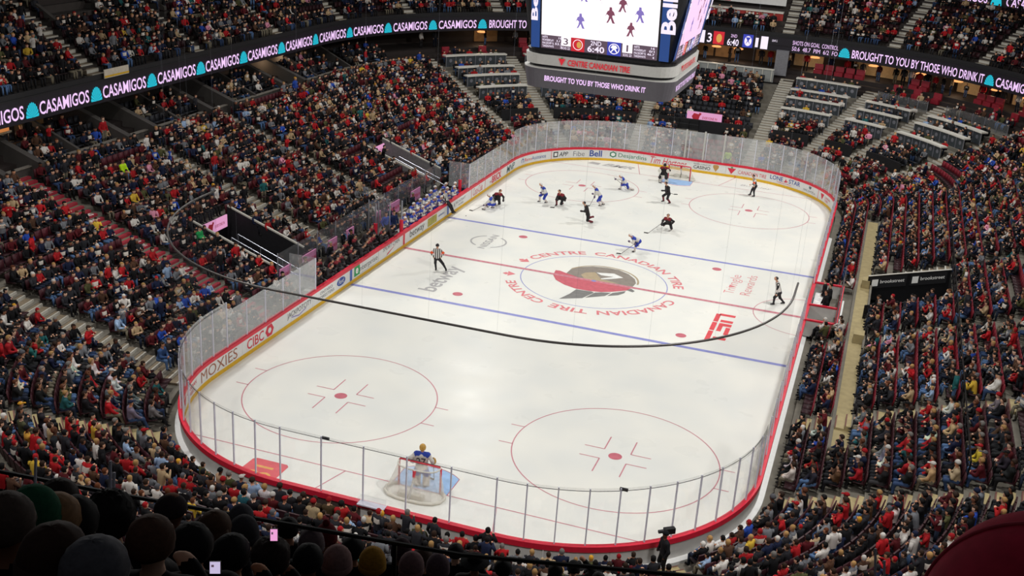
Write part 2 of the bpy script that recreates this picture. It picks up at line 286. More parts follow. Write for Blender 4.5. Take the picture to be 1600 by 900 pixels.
# ------------------------------------------------------------------ boards, cap rail, kick plate, adverts
BH = 1.07
boards = thing('rink_boards', 'white rink boards with red cap rail and yellow kick plate around the ice', 'rink boards')
nP = 66; gate0, gate1 = 139.2, 146.0
for i in range(nP):
    s0, s1 = TOT*i/nP, TOT*(i+1)/nP; mb = MB(); e = .006; ss = srange(s0+e, s1-e, .55)
    brown = 141.0 < (s0+s1)/2 < 145.4
    for a, b_ in zip(ss[:-1], ss[1:]):
        q = [P3(a, 0, 0), P3(b_, 0, 0), P3(b_, .13, 0), P3(a, .13, 0), P3(a, 0, BH), P3(b_, 0, BH), P3(b_, .13, BH), P3(a, .13, BH)]
        mb.add(q, [(0, 1, 5, 4), (4, 5, 6, 7)], 0); mb.add([q[3], q[2], q[6], q[7]], [(1, 0, 3, 2)], 2 if brown else 1)
        if a == ss[0]: mb.add([q[0], q[3], q[7], q[4]], [(0, 3, 2, 1)], 0)
        if b_ == ss[-1]: mb.add([q[1], q[2], q[6], q[5]], [(0, 1, 2, 3)], 0)
    mb.build('board_panel', [M['white'], M['outer'], M['gate']], boards)
mb = MB(); strip(mb, 0, TOT, [(-.025, BH), (-.025, BH-.13), (.19, BH-.18), (.19, BH+.05), (-.025, BH+.05)], 0, .4); mb.build('cap_rail', M['red'], boards)
mb = MB(); strip(mb, 0, TOT, [(-.02, .005), (.02, .005), (.02, .21), (-.012, .215)], 0, .4); mb.build('kick_plate', M['yellow'], boards)
mb = MB(); strip(mb, 85, 140.9, [(.13, .0), (.36, .0), (.36, .16), (.13, .2)], 0, .5); strip(mb, 145.5, TOT, [(.13, .0), (.36, .0), (.36, .16), (.13, .2)], 0, .5); mb.build('base_trim', M['white'], boards)
def onboard(s0, s1, z0, z1, off=-.008): return lambda a, b: P3(s0+(s1-s0)*a, off, z0+(z1-z0)*b)
def ad(mats, *items):
    mb = MB()
    for it in items:
        if it[0] == 't': put_text(mb, it[1], onboard(*it[2]), it[3] if len(it) > 3 else 0, it[4] if len(it) > 4 else .012, it[5] if len(it) > 5 else 0)
        else: put_poly(mb, it[1], onboard(*it[2], off=it[4] if len(it) > 4 else -.006), it[3] if len(it) > 3 else 0)
    mb.build('board_advert', mats, boards)
SQ = [(0, 0), (1, 0), (1, 1), (0, 1)]
def ringpts(n=20, t=.16): return circ(.5, .5, .5, n=n), circ(.5, .5, .5-t, n=n)
ad(M['o_ink'], ('t', 'MOXIES', (TOT-1.35, TOT+1.95, .3, .86), 0, .0))
ad(M['r_ink'], ('t', 'CIBC', (2.85, 4.45, .3, .84), 0, .012), ('p', [(.25, 0), (.75, 0), (1, .5), (.75, 1), (.25, 1), (0, .5)], (4.6, 5.45, .27, .9)))
ad(M['white'], ('p', [(.25, 0), (.75, 0), (1, .5), (.75, 1), (.25, 1), (0, .5)], (4.85, 5.2, .44, .73), 0, -.012))
ad([M['k_ink'], M['pur']], ('t', 'JACKPOTCITY', (6.85, 9.5, .42, .8), 0, -.004), ('p', [(.0, .35), (.5, 0), (1, .35), (1, .5), (.5, .15), (0, .5)], (7.3, 8.9, .28, .72), 1))
ad(M['grey'], ('t', 'ONTARIO', (10.5, 12.0, .62, .8), 0, 0), ('t', 'FORESTERS', (10.3, 12.2, .36, .54), 0, 0))
ad([M['b_ink'], M['w_ink']], ('p', circ(.5, .5, .5), (12.55, 13.6, .36, .86), 0), ('t', 'Ford', (12.75, 13.4, .48, .76), 1, 0, .2))
ad([M['green'], M['w_ink'], M['k_ink'], M['grey']], ('p', SQ, (14.75, 15.5, .3, .92), 0), ('t', 'e', (14.95, 15.3, .42, .78), 1, .03), ('t', 'nterprise', (15.5, 17.95, .34, .76), 2, -.006),
   ('p', SQ, (15.5, 18.1, .28, .295), 3), ('p', SQ, (15.5, 18.1, .925, .94), 3), ('p', SQ, (18.09, 18.11, .28, .94), 3))
ad([M['k_ink'], M['r_ink']], ('t', 'SPORT CHEK', (18.75, 21.3, .66, .92), 0, -.005, .2), ('p', [(0, 0), (.12, .05), (1, 1), (.1, .32)], (19.3, 20.7, .28, .64), 1))
for s_, k in ((21.95, 'red'), (14.33, 'blue'), (29.57, 'blue')): ad(M[k], ('p', SQ, (s_-.15, s_+.15, .21, BH-.12)))
ad(M['k_ink'], ('t', 'betway', (22.9, 25.3, .27, .9), 0, .0))
ad(M['olive'], ('p', SQ, (25.9, 27.5, .28, .86)))
ad(M['b_ink'], ('t', 'safelite', (27.75, 28.9, .5, .66), 0, .0, .2))
ad(M['grey'], ('t', 'RICHCRAFT', (31.1, 33.0, .56, .76), 0, -.005), ('t', 'HOMES', (31.6, 32.6, .32, .46), 0, -.005), ('p', [(0, 0), (.5, 1), (1, 0), (.5, .6)], (30.6, 31.0, .3, .8)))
ad(M['r_ink'], ('t', 'Coca-Cola', (34.6, 36.6, .3, .86), 0, -.006, .25), ('p', SQ, (34.2, 34.27, .22, .93)), ('p', SQ, (37.15, 37.22, .22, .93)))
ad(M['r_ink'], ('t', 'THE', (38.2, 38.65, .4, .56), 0, 0), ('t', 'BRICK', (38.75, 40.95, .28, .86), 0, .03))
ad(mat('teal_print', '#41666a', .6, 0), ('t', 'MNP', (42.3, 44.2, .28, .84), 0, .01, .15))
ad([M['r_ink'], M['b_ink']], ('t', 'Reno', (46.1, 47.1, .42, .72), 0, 0), ('t', 'Assistance', (47.12, 48.8, .42, .74), 1, 0), ('p', [(0, 0), (0, .7), (.5, 1), (1, .7), (1, 0), (.8, 0), (.8, .6), (.5, .8), (.2, .6), (.2, 0)], (45.55, 45.95, .4, .78), 1))
ad(M['r_ink'], ('p', SQ, (49.38, 49.43, 0, .93)))
ad([M['k_ink'], M['w_ink']], ('p', SQ, (49.62, 50.1, .34, .82), 0), ('p', SQ, (49.72, 50.0, .44, .72), 1, -.01), ('t', 'APP', (50.2, 51.1, .38, .76), 0, .012, .2))
ad(M['grey'], ('t', 'Fibe', (51.6, 52.65, .34, .78), 0, -.01))
ad(M['b_ink'], ('t', 'Bell', (53.1, 54.2, .32, .88), 0, .02))
ad([M['g_ink'], M['w_ink']], ('p', circ(.5, .5, .5, n=6, a0=PI/6, a1=2*PI+PI/6), (54.85, 55.5, .32, .88), 0), ('p', circ(.5, .5, .5, n=6, a0=PI/6, a1=2*PI+PI/6), (54.97, 55.38, .43, .77), 1, -.01), ('t', 'Desjardins', (55.65, 58.15, .3, .76), 0, .0))
ad(M['r_ink'], ('t', 'Tim Hortons', (58.5, 61.7, .26, .86), 0, .0, .3))
ad([M['k_ink'], M['gold']], ('t', 'CASINO', (62.3, 63.75, .34, .62), 0, .012), ('t', 'RIDEAU CARLETON', (62.3, 63.75, .7, .8), 0, 0), ('p', [(.5, 0), (.95, .6), (.95, .9), (.7, 1), (.3, 1), (.05, .9), (.05, .6)], (63.95, 64.5, .28, .88), 1))
ad([M['r_ink'], M['green']], ('p', [(0, 1), (1, 1), (.5, 0)], (65.2, 65.95, .28, .78)), ('p', [(.2, 0), (.8, 0), (.9, .6), (.5, 1), (.1, .6)], (65.45, 65.72, .79, .92), 1), ('t', 'CANADIAN TIRE', (66.15, 68.6, .38, .7), 0, .0))
ad(M['r_ink'], ('p', SQ, (65.9, 65.95, 0, .21), 0, -.03))
ad([M['b_ink'], M['r_ink']], ('t', 'LONE', (68.95, 70.15, .48, .84), 0, .014), ('t', 'STAR', (70.75, 71.95, .48, .84), 0, .014), ('p', [(.0, .3), (.3, .3), (.5, 1), (.65, .4), (1, .5), (.7, .1), (.3, 0)], (70.2, 70.7, .46, .8), 1), ('t', 'TEXAS GRILL', (69.6, 71.1, .3, .42), 1, .0))
ad(M['grey'], ('t', 'NHL SHOP.ca', (72.4, 73.9, .36, .54), 0, .0), ('p', [(.5, 0), (1, .4), (1, 1), (0, 1), (0, .4)], (73.0, 73.3, .6, .86)))
ad([M['r_ink']], ('p', [(0, 1), (1, 1), (.5, 0)], (74.7, 75.3, .3, .8)), ('t', 'CANADIAN', (75.45, 76.7, .56, .74), 0, 0), ('t', 'TIRE', (75.45, 76.2, .32, .5), 0, 0), ('p', SQ, (74.3, 74.36, 0, .93)))
ad(M['r_ink'], ('t', 'CANADIAN', (TOT-3.3, TOT-1.9, .6, .8), 0, .01), ('t', 'WHEELS', (TOT-3.2, TOT-2.2, .34, .52), 0, .01), ('p', [(0, 1), (1, 1), (.5, 0)], (TOT-4.2, TOT-3.5, .32, .8)))
ad(M['grey'], ('t', 'PLAY SAFE', (80, 82.5, .4, .7)), ('t', 'THE ARENA CLUB', (88, 91.5, .4, .7)))

# ------------------------------------------------------------------ glass panes and posts
glass = thing('rink_glass', 'clear safety glass panes standing on the rink boards, held by slim grey posts', 'safety glass')
posts_done = []
def panes(s0, s1, wdt, h0, h1, mt, tube=True):
    k = max(1, round((s1-s0)/wdt)); ss = [s0+(s1-s0)*i/k for i in range(k+1)]
    for a, b_ in zip(ss[:-1], ss[1:]):
        mb = MB(); e = .02; sub = srange(a+e, b_-e, .6)
        mb.loft([[P3(x, .055, BH+.05), P3(x, .075, BH+.05), P3(x, .075, h1), P3(x, .055, h1)] for x in sub]); mb.build('glass_panel', mt, glass)
    for x in ss:
        if any(abs((x-q+TOT/2) % TOT-TOT/2) < .05 for q in posts_done): continue
        posts_done.append(x)
        mb = MB(); p, nn = path(x, .065); an = math.atan2(nn[1], nn[0]); mb.box((p[0], p[1], (h1+BH)/2-.02), (.06, .045, h1-BH), 0, an); mb.build('glass_post', M['post'], glass)
def rs(y): return 2*(HY-R0)+PI*R0/2*2+2*(HX-R0)+((HY-R0)-y)
cA = TOT-R0*PI/2
for (a, b_, wd, h, mt) in ((cA-8.84, cA, 1.77, 3.5, M['glassn']), (cA, TOT-5.5, 1.13, 3.5, M['glassn']), (TOT-5.5, TOT, 1.1, 3.5, M['glass']), (0.0, 1.2, 1.2, 3.5, M['glass']), (1.2, 10.1, 1.8, 2.98, M['glass']),
                       (33.8, 43.9, 1.7, 2.98, M['glass']), (43.9, 57.3, 1.2, 3.5, M['glass']), (57.3, 66.14, 1.6, 3.5, M['glass']), (66.14, 79.54, 1.2, 3.5, M['glass']),
                       (79.54, rs(3.2), 1.8, 2.98, M['glassc']), (rs(-3.2), rs(-21.95), 1.8, 2.98, M['glassc']), (rs(-21.95), cA-8.84, 1.12, 3.5, M['glassn'])): panes(a, b_, wd, BH, h, mt)
# tall returns of glass that close the ends of the benches and the divider between them
for s_, lab in ((10.1, 'near'), (33.8, 'far')):
    mb = MB(); mb.hexa([P3(s_-.012, .08, BH), P3(s_+.012, .08, BH), P3(s_+.012, 1.7, BH), P3(s_-.012, 1.7, BH), P3(s_-.012, .08, 2.98), P3(s_+.012, .08, 2.98), P3(s_+.012, 1.7, 2.98), P3(s_-.012, 1.7, 2.98)])
    mb.build('glass_panel', M['glass'], glass)
# hair-line black wire just under the top edge of the near glass, with its two little camera boxes
mb = MB(); mb.tube([P3(s, .03, 3.36) for s in srange(cA-8.84-12.5, TOT+.8, .4)], .014, 4); wire = mb.build('glass_top_cable', M['black'], glass)
for s_ in (cA-1.9, cA-8.84-4.6):
    mb = MB(); mb.box(P3(s_, -.03, 3.38), (.3, .08, .1), 0, 0); mb.build('camera_box', M['black'], glass)

# ------------------------------------------------------------------ protective netting hung from a curved pipe above the near end
NS0, NS1 = rs(-20.4), TOT+.9
net = thing('protective_netting', 'fine dark netting hanging from a curved black pipe above the near end glass', 'netting')
mb = MB(); mb.tube([P3(s, .25, 9.12) for s in srange(NS0, NS1, .5)], .043, 6); mb.build('net_pipe', mat('pipe_grey', '#4a4644', .35, .05, metal=.3), net, True)
m, n, l, b = newmat('netting'); n.remove(b); tr = n.new('ShaderNodeBsdfTransparent'); di = n.new('ShaderNodeBsdfDiffuse'); di.inputs[0].default_value = (.03, .03, .035, 1)
mx = n.new('ShaderNodeMixShader'); mx.inputs[0].default_value = .15; l.new(tr.outputs[0], mx.inputs[1]); l.new(di.outputs[0], mx.inputs[2]); l.new(mx.outputs[0], n['Material Output'].inputs[0])
mb = MB(); mb.loft([[P3(s, .25, 3.5), P3(s, .25, 9.1)] for s in srange(NS0, NS1, .6)], 0, cap=False, closed=False); mb.build('net_curtain', m, net)
for k, s_ in enumerate(srange(NS0, NS1, 2.6)):
    mb = MB(); mb.tube([P3(s_, .25, 9.1), P3(s_, .25, 30)], .002, 4); mb.build('hanger_cable', M['steel'], net)

# ------------------------------------------------------------------ goals
def goal(y, sgn, label):
    t = thing('ice_hockey_goal', label, 'goal', (0, y, 0), 0 if sgn > 0 else PI)     # built with its mouth towards -y
    mb = MB(); pts = [(-.914, 0, 0), (-.914, 0, 1.15), (-.86, 0, 1.22), (.86, 0, 1.22), (.914, 0, 1.15), (.914, 0, 0)]; mb.tube(pts, .045, 8); mb.build('goal_frame', M['red'], t, True)
    base = [(1.28*math.cos(a)*(.8+.2*abs(math.cos(a)))*1.0, 1.12*math.sin(a)) for a in np.linspace(0, PI, 17)]; base[0] = (.95, 0); base[-1] = (-.95, 0)
    base = [(.95, 0), (1.15, .12), (1.27, .4), (1.2, .75), (.95, .98), (.5, 1.1), (0, 1.12), (-.5, 1.1), (-.95, .98), (-1.2, .75), (-1.27, .4), (-1.15, .12), (-.95, 0)]
    mb = MB(); mb.tube([(x, yy, .07) for x, yy in base], .065, 6); mb.build('base_padding', M['net'], t, True)
    top = [(.9, 0), (.9, .12), (.85, .3), (.7, .45), (.5, .52), (.25, .56), (0, .57), (-.25, .56), (-.5, .52), (-.7, .45), (-.85, .3), (-.9, .12), (-.9, 0)]
    mb = MB(); mb.tube([(x, yy, 1.16) for x, yy in top], .03, 6); mb.tube([(0, .57, 1.16), (0, .62, .8), (0, 1.1, .1)], .05, 6, 1); mb.build('back_bar', [M['net'], M['white']], t, True)
    mb = MB(); mb.tube([(0, .575, 1.15), (0, .6, .85)], .075, 6); mb.build('centre_pad', M['red'], t)
    mb = MB(); rings = []
    for k in range(9):
        f_ = k/8; rings.append([(a[0]*(1-f_)+b_[0]*f_, (a[1]*(1-f_)+b_[1]*f_)-.06*math.sin(PI*f_)*(a[1] > .05), 1.16*(1-f_)+.08*f_) for a, b_ in zip(top, base)])
    mb.loft(rings, 0, cap=False, closed=False); mb.poly([(x, yy, 1.17) for x, yy in top]); mb.build('goal_mesh', M['netmesh'], t)
    mb = MB()
    for x in (-.3, .3): mb.box((x, .85, .14), (.5, .22, .26))
    mb.build('net_skirt', M['net'], t); return t
m, n, l, b = newmat('goal_mesh'); M['netmesh'] = m; n.remove(b); tr = n.new('ShaderNodeBsdfTransparent'); di = n.new('ShaderNodeBsdfDiffuse'); di.inputs[0].default_value = (*lin('#e8e4d8'), 1)
tc = n.new('ShaderNodeTexCoord'); vo = n.new('ShaderNodeTexNoise'); vo.inputs['Scale'].default_value = 5; mx = n.new('ShaderNodeMixShader'); mr = n.new('ShaderNodeMapRange'); mr.inputs[3].default_value = .28; mr.inputs[4].default_value = .45
l.new(tc.outputs['Object'], vo.inputs['Vector']); l.new(vo.outputs['Fac'], mr.inputs[0]); l.new(mr.outputs[0], mx.inputs[0]); l.new(tr.outputs[0], mx.inputs[1]); l.new(di.outputs[0], mx.inputs[2]); l.new(mx.outputs[0], n['Material Output'].inputs[0])
goal(-27.127, -1, 'red framed goal with white net standing in the near crease in front of the goaltender')
goal(27.127, 1, 'red framed goal with white net in front of the far end boards')

# ------------------------------------------------------------------ seating bowl: terraces, aisles, walls
NR = 18
def dback(i): return 1.5+.87*i
def rowz(i): return prof(dback(i)-.35)
def loop_surface(mb, s0, s1, sec, m=0, step=.8):
    mb.loft([[P3(s, a, z) for a, z in sec] for s in srange(s0, s1, step)], m, cap=False, closed=False)
sec = [(.2, 0)]
for i in range(NR): sec += [(dback(i)-.78, sec[-1][1]), (dback(i)-.78, rowz(i))]
sec += [(17.0, sec[-1][1])]
def part_sec(a, b_):
    out = []
    for i in range(len(sec)-1):
        (d0, z0), (d1, z1) = sec[i], sec[i+1]
        if d1 < a or d0 > b_: continue
        out += [(max(d0, a), z0), (min(d1, b_), z1)]
    return out
mb = MB(); cuts = [(10.7, 14.3, 3.1, 8.3), (32.7, 35.5, 3.0, 8.0), (61.3, 64.8, 1.0, 7.4), (2*(HY-R0)+PI*R0+2*(HX-R0)+(HY-R0)-4.35, 2*(HY-R0)+PI*R0+2*(HX-R0)+(HY-R0)+.9, 3.45, 7.7)]; s_ = 0
for c0, c1, da, db in cuts: loop_surface(mb, s_, c0, sec); loop_surface(mb, c0, c1, part_sec(0, da)); loop_surface(mb, c0, c1, part_sec(db, 99)); s_ = c1
loop_surface(mb, s_, TOT, sec); struct(mb.build('terrace_floor', M['concrete']))
usec = [(18.05, 9.0)]
for i in range(11): usec += [(18.35+.82*i, usec[-1][1]), (18.35+.82*i, uprof(18.75+.82*i))]
usec += [(28, usec[-1][1])]
mb = MB(); loop_surface(mb, -8, 80, usec); struct(mb.build('upper_terrace_floor', mat('dark_concrete', '#38322f', .85, .15, 1.2)))
mb = MB(); loop_surface(mb, -8, 80, [(28, 5), (28, 22)]); struct(mb.build('wall_back', M['suite']))
mb = MB(); loop_surface(mb, rs(19.5), rs(-18.8), [(2.62, rowz(2)+.02), (3.42, rowz(2)+.02)]); mb.build('floor.001', M['tan'])['kind'] = 'structure'

LOW_A = [6.65, 17.35, 26.75, TOT-1.3, TOT-6.7, 48.5, 51.5, 56.7, 66.65, 69.4, 71.8, 75.0, rs(-5.4), rs(5.2), rs(-15.3), 124.3, 130.9]
UP_A = [15.95, 26.95, 37.95, 45.3, 48.1, 51.2, 54.3, 56.7, 66.4, 69.6, 72.4, 5.0, 74.9]
def arcscale(s, d):
    s %= TOT; acc = 0
    for g in SEG:
        L = (np.linalg.norm(np.array(g[2])-np.array(g[1])) if g[0] == 0 else R0*PI/2)
        if s <= acc+L: return 1.0 if g[0] == 0 else (R0+d)/R0
        acc += L
    return 1.0
def in_aisle(s, d, lst, hw=.82):
    k = arcscale(s, d)
    for a in lst:
        ds = (s-a+TOT/2) % TOT-TOT/2
        if abs(ds)*k < hw: return True
    return False
# stair aisles: every step is a part, tread plus nosing
def step_mesh(wd, dp, h, nose, nd=.07, tread='step'):
    mb = MB(); mb.box((0, dp/2, -.14), (wd, dp, .28)); mb.box((0, nd/2-.005, .004), (wd, nd, .012), 1); mb.box((0, -.006, -h/2), (wd, .012, h*.8), 1); return mb.mesh('step', [M[tread], nose])
SM = {'red': step_mesh(1.4, .45, .16, M['stairr'], .2), 'tan': step_mesh(1.3, .45, .16, mat('tan_nosing', '#6f4a42', .8, .1), .05, 'tan'), 'pale': step_mesh(1.3, .45, .16, M['stairw'])}
SMU = step_mesh(1.1, .42, .24, M['stairw'])
def where(s):
    s %= TOT
    return ('left stand' if s < 43.9 else 'far left corner' if s < 57.3 else 'far end' if s < 66.2 else 'far right corner' if s < 79.54 else 'right stand' if s < 123.4 else 'near right corner' if s < 136.9 else 'near end' if s < 145.7 else 'near left corner')
cnt = {}
def aisle(s, d0, d1, pf, me, lab, run, lift, words=False):
    ns_ = 0
    t = thing('stair_aisle', lab, 'stairs', group='stair aisles between the seat blocks')
    d = d0
    while d < d1:
        p, nn = path(s, d); an = math.atan2(nn[1], nn[0])-PI/2
        o = link('step', me, t, (p[0], p[1], pf(d+run)+lift), an); d += run; ns_ += 1
        if words and ns_ % 7 in (5, 6): mb = MB(); z = pf(d)+lift+.012; put_text(mb, ('ARMY', 'SENS')[ns_ % 7-5], lambda a, b: P3(s-.5+1.0*a, d-run+.02+.36*b, z), 0, .02); mb.build('step_lettering', M['w_ink'], t)
for k, s_ in enumerate(LOW_A):
    w_ = where(s_); cnt[w_] = cnt.get(w_, 0)+1; red = abs(s_-6.65) < .1
    far = 48.6 < s_ < 74.5
    if not (rs(12) < s_ < rs(-12)): aisle(s_, .9, 17.2, prof, SM['red' if red else 'tan' if 115 < s_ < 157 else 'pale'], 'stair aisle with %s step edges, number %s in the lower %s' % ('red' if red else 'dull brown' if 115 < s_ < 157 else 'pale', ordn(cnt[w_]-1), w_), .435, .06, red)
    else: aisle(s_, 3.5, 7.6, prof, SM['pale'], 'short stair aisle in the lower right stand %s the tunnel' % ('this side of' if s_ > rs(0) else 'beyond'), .435, .06)
cnt = {}
for s_ in UP_A:
    w_ = where(s_); cnt[w_] = cnt.get(w_, 0)+1
    aisle(s_, 18.4, 27.5, uprof, SMU, 'steep pale edged stair aisle, %s along the upper %s' % (ordn(cnt[w_]-1), w_), .41, .05)

# ------------------------------------------------------------------ LED ribbon on the upper deck front
RD = 18.1; RZ0, RZ1 = 8.42, 9.78
mb = MB(); strip(mb, -8, 80, [(RD+.05, RZ1), (RD+.05, RZ1+.4), (RD+.15, RZ1+.4), (RD+.15, RZ1)], 0, .5); struct(mb.build('wall_upper_deck', M['dark']))
rib = thing('ribbon_display', 'long dark ribbon display with pink lettering along the upper deck front', 'display')
mb = MB(); strip(mb, -8, 80, [(RD, RZ0), (RD, RZ1), (RD+.3, RZ1), (RD+.3, RZ0)], 0, .15); mb.build('display_panel', M['led'], rib)
mb = MB(); strip(mb, -8, 80, [(RD-.03, RZ1), (RD-.03, RZ1+.1), (RD+.35, RZ1+.1), (RD+.35, RZ1)], 0, .7); mb.build('top_rail', M['dark'], rib)
def onrib(s0, s1, z0, z1, off=-.04): return lambda a, b: P3(s0+(s1-s0)*a, RD+off, z0+(z1-z0)*b)
def ribt(t_, s0, s1, z0=8.66, z1=9.44, mt='ledtxt', bold=.014):
    mb = MB(); put_text(mb, t_, onrib(s0, s1, z0, z1), 0, bold); mb.build('led_lettering', M[mt], rib)
def shell(s0, s1, z0=8.62, z1=9.5):
    mb = MB(); k = 11
    for j in range(k):
        a0, a1 = PI*j/k+.02, PI*(j+1)/k-.02
        pts = [(.5+.5*r_*math.cos(a), r_*math.sin(a)) for a, r_ in ((a0, .04), (a0, .97), ((a0+a1)/2, 1.03), (a1, .97), (a1, .04))]
        mb.poly([onrib(s0, s1, z0, z1)(1-x, y) for x, y in pts])
    mb.build('led_shell', M['ledcy'], rib)
for s0, s1 in ((4.5, 8.92), (10.2, 14.54), (15.85, 20.2), (21.48, 25.86), (27.12, 31.5), (32.74, 37.1), (38.42, 42.76), (43.96, 45.3), (45.66, 46.94), (47.34, 48.64), (49.06, 50.4)): ribt('CASAMIGOS', s0, s1)
for s0, s1 in ((9.08, 10.12), (14.7, 15.74), (20.32, 21.36), (25.96, 27.04), (31.6, 32.66), (37.2, 38.3), (42.9, 43.86), (45.34, 45.62), (46.98, 47.28), (48.7, 49.0), (50.46, 50.76), (68.04, 68.38), (72.74, 73.06)): shell(s0, s1)
ribt('BROUGHT TO', 50.84, 52.1); ribt('YOU BY THOSE', 52.2, 53.9)
ribt('BROUGHT TO YOU BY THOSE WHO DRINK IT', 68.44, 72.7); ribt('CASAMIGOS', 73.12, 74.5); shell(74.56, 74.9); ribt('CASAMIGOS', 74.95, 76.3)
# score section
def ribp(s0, s1, z0, z1, mt, pts=((0, 0), (1, 0), (1, 1), (0, 1)), off=-.03):
    mb = MB()
    if len(pts) == 4:
        k = max(1, int((s1-s0)/.12))
        for j in range(k): mb.add([onrib(s0, s1, z0, z1, off)(a, b) for a, b in ((j/k, 0), ((j+1)/k, 0), ((j+1)/k, 1), (j/k, 1))], [(0, 1, 2, 3)])
    else: put_poly(mb, pts, onrib(s0, s1, z0, z1, off))
    mb.build('led_graphic', M[mt], rib)
ribp(58.0, 59.05, 8.5, 9.7, 'ledw'); ribt('3', 59.3, 59.75, 8.6, 9.5, 'ledw'); ribp(59.9, 60.96, 8.48, 9.72, 'ledred'); ribp(60.2, 60.75, 8.65, 9.5, 'sgold', circ(.5, .5, .5, n=16), -.05)
ribt('6:40', 61.3, 62.42, 8.5, 9.15, 'ledw'); ribt('2ND', 61.6, 62.2, 9.3, 9.6, 'ledtxt', 0); ribp(62.8, 63.78, 8.48, 9.72, 'ledblue'); ribp(62.95, 63.65, 8.62, 9.58, 'ledw', circ(.5, .5, .5, n=18), -.05); ribp(63.05, 63.55, 8.75, 9.46, 'ledblue', [(0, 0), (.5, .45), (1, 0), (.62, .55), (1, 1), (0, 1), (.38, .55)], -.07)
ribt('1', 64.02, 64.3, 8.6, 9.5, 'ledw'); ribp(64.54, 65.22, 8.5, 9.7, 'ledw'); ribt('LEAFS 2', 65.6, 66.1, 9.3, 9.5, 'ledw', 0)
ribt('SHOTS ON GOAL  CONTROL', 66.6, 68.0, 9.2, 9.6, 'ledtxt', .0); ribt('50.6  48.7  PIM  6/2  FO', 66.6, 68.0, 8.65, 9.05, 'ledtxt', .0)

# ------------------------------------------------------------------ boxes and suites under the upper deck
mb = MB(); loop_surface(mb, -8, 80, [(17.0, 5.6), (17.0, 5.95), (17.9, 5.95), (17.9, 6.3), (18.8, 6.3), (18.8, 6.65), (22.5, 6.65)]); struct(mb.build('suite_floor', M['suite']))
mb = MB(); loop_surface(mb, -8, 80, [(18.1, 8.45), (23.0, 8.45)]); struct(mb.build('ceiling', M['suite']))
mb = MB(); loop_surface(mb, -8, 80, [(22.4, 6.6), (22.4, 8.5)]); struct(mb.build('wall_suites', M['suite']))
mb = MB(); strip(mb, -8, 47.2, [(16.85, 5.5), (16.85, 6.3), (17.02, 6.3), (17.02, 5.5)], 0, .8); struct(mb.build('trim_1', M['wall']))
mb = MB(); strip(mb, -8, 47.2, [(16.8, 6.3), (16.8, 6.36), (17.08, 6.36), (17.08, 6.3)], 0, .8); struct(mb.build('trim_2', mat('coping', '#7b756c', .7, .1)))
def sidewall(s, hw, d0, z0, d1, z1, zb, name, mt):
    k = arcscale(s, d0); q = []
    for d, z in ((d0, z0), (d1, z1)):
        for e in (-hw/k, hw/k): q.append((s+e, d, z))
    mb = MB(); A = [P3(q[i][0], q[i][1], zb) for i in (0, 1)]+[P3(q[i][0], q[i][1], zb+(.5 if name == 'x' else 0)) for i in (3, 2)]+[P3(q[i][0], q[i][1], q[i][2]) for i in (0, 1, 3, 2)]
    mb.hexa(A); return mb.build(name, M[mt])
ni = 0
for a in (6.65, 17.35, 26.75, 37.2):
    for e in (-1.55, 1.35):
        o = sidewall(a+e, .22, 16.2, 6.55, 21.5, 8.4, 5.0, 'wall_box_%d' % ni, 'wall'); struct(o); ni += 1
for a in (-1.5, 2.0, 11.9, 22.0, 31.8, 41.5, 45.0):
    o = sidewall(a, .1, 16.9, 6.45, 21.5, 8.35, 5.6, 'wall_box_%d' % ni, 'wall'); struct(o); ni += 1
# suite back wall: warm panels, dark doors, little lamps
kk = 0
s_ = -4.0
while s_ < 79:
    sc_ = arcscale(s_, 22); L = rng.uniform(1.6, 3.4)/sc_; right = s_ > 50
    if rng.random() < (.8 if right else .4):
        mb = MB(); mt = ['wood', 'warmwall', 'suite'][int(rng.integers(0, 3))] if right else ['suite', 'wood', 'suite'][int(rng.integers(0, 3))]
        strip(mb, s_, s_+L*.9, [(22.2, 6.7), (22.2, 8.3), (22.35, 8.3), (22.35, 6.7)], 0, 1.0); struct(mb.build('wall_panel_%d' % kk, M[mt])); kk += 1
    s_ += L
def pendant(s, d, z, k):
    t = thing('suite_lamp', 'warm lamp glowing in the suites of the %s, %s along' % (where(s), ordn(k)), 'lamp', P3(s, d, z))
    mb = MB(); mb.loft([[(r_*math.cos(a), r_*math.sin(a), h) for a in np.linspace(0, 2*PI, 9)[:-1]] for r_, h in ((.45, 0), (.5, .05), (.4, .12))]); mb.build('shade', M['lamp'], t)
    mb = MB(); mb.tube([(0, 0, .12), (0, 0, 8.45-z)], .015, 4); mb.build('rod', M['black'], t)
    li = bpy.data.lights.new('suite_lamp_light', 'POINT'); li.energy = 42; li.color = (1, .72, .45); li.shadow_soft_size = .3; lo = bpy.data.objects.new('suite_lamp_light', li); C.objects.link(lo); lo.parent = t; lo.location = (0, 0, -.25)
for k, s_ in enumerate((4.2, 9.3, 37.6, 41.0, 50.9, 53.1, 60.0, 62.2, 67.2, 68.9, 70.3, 71.4, 72.6, 73.6)): pendant(s_, 20.3, 7.9, k)
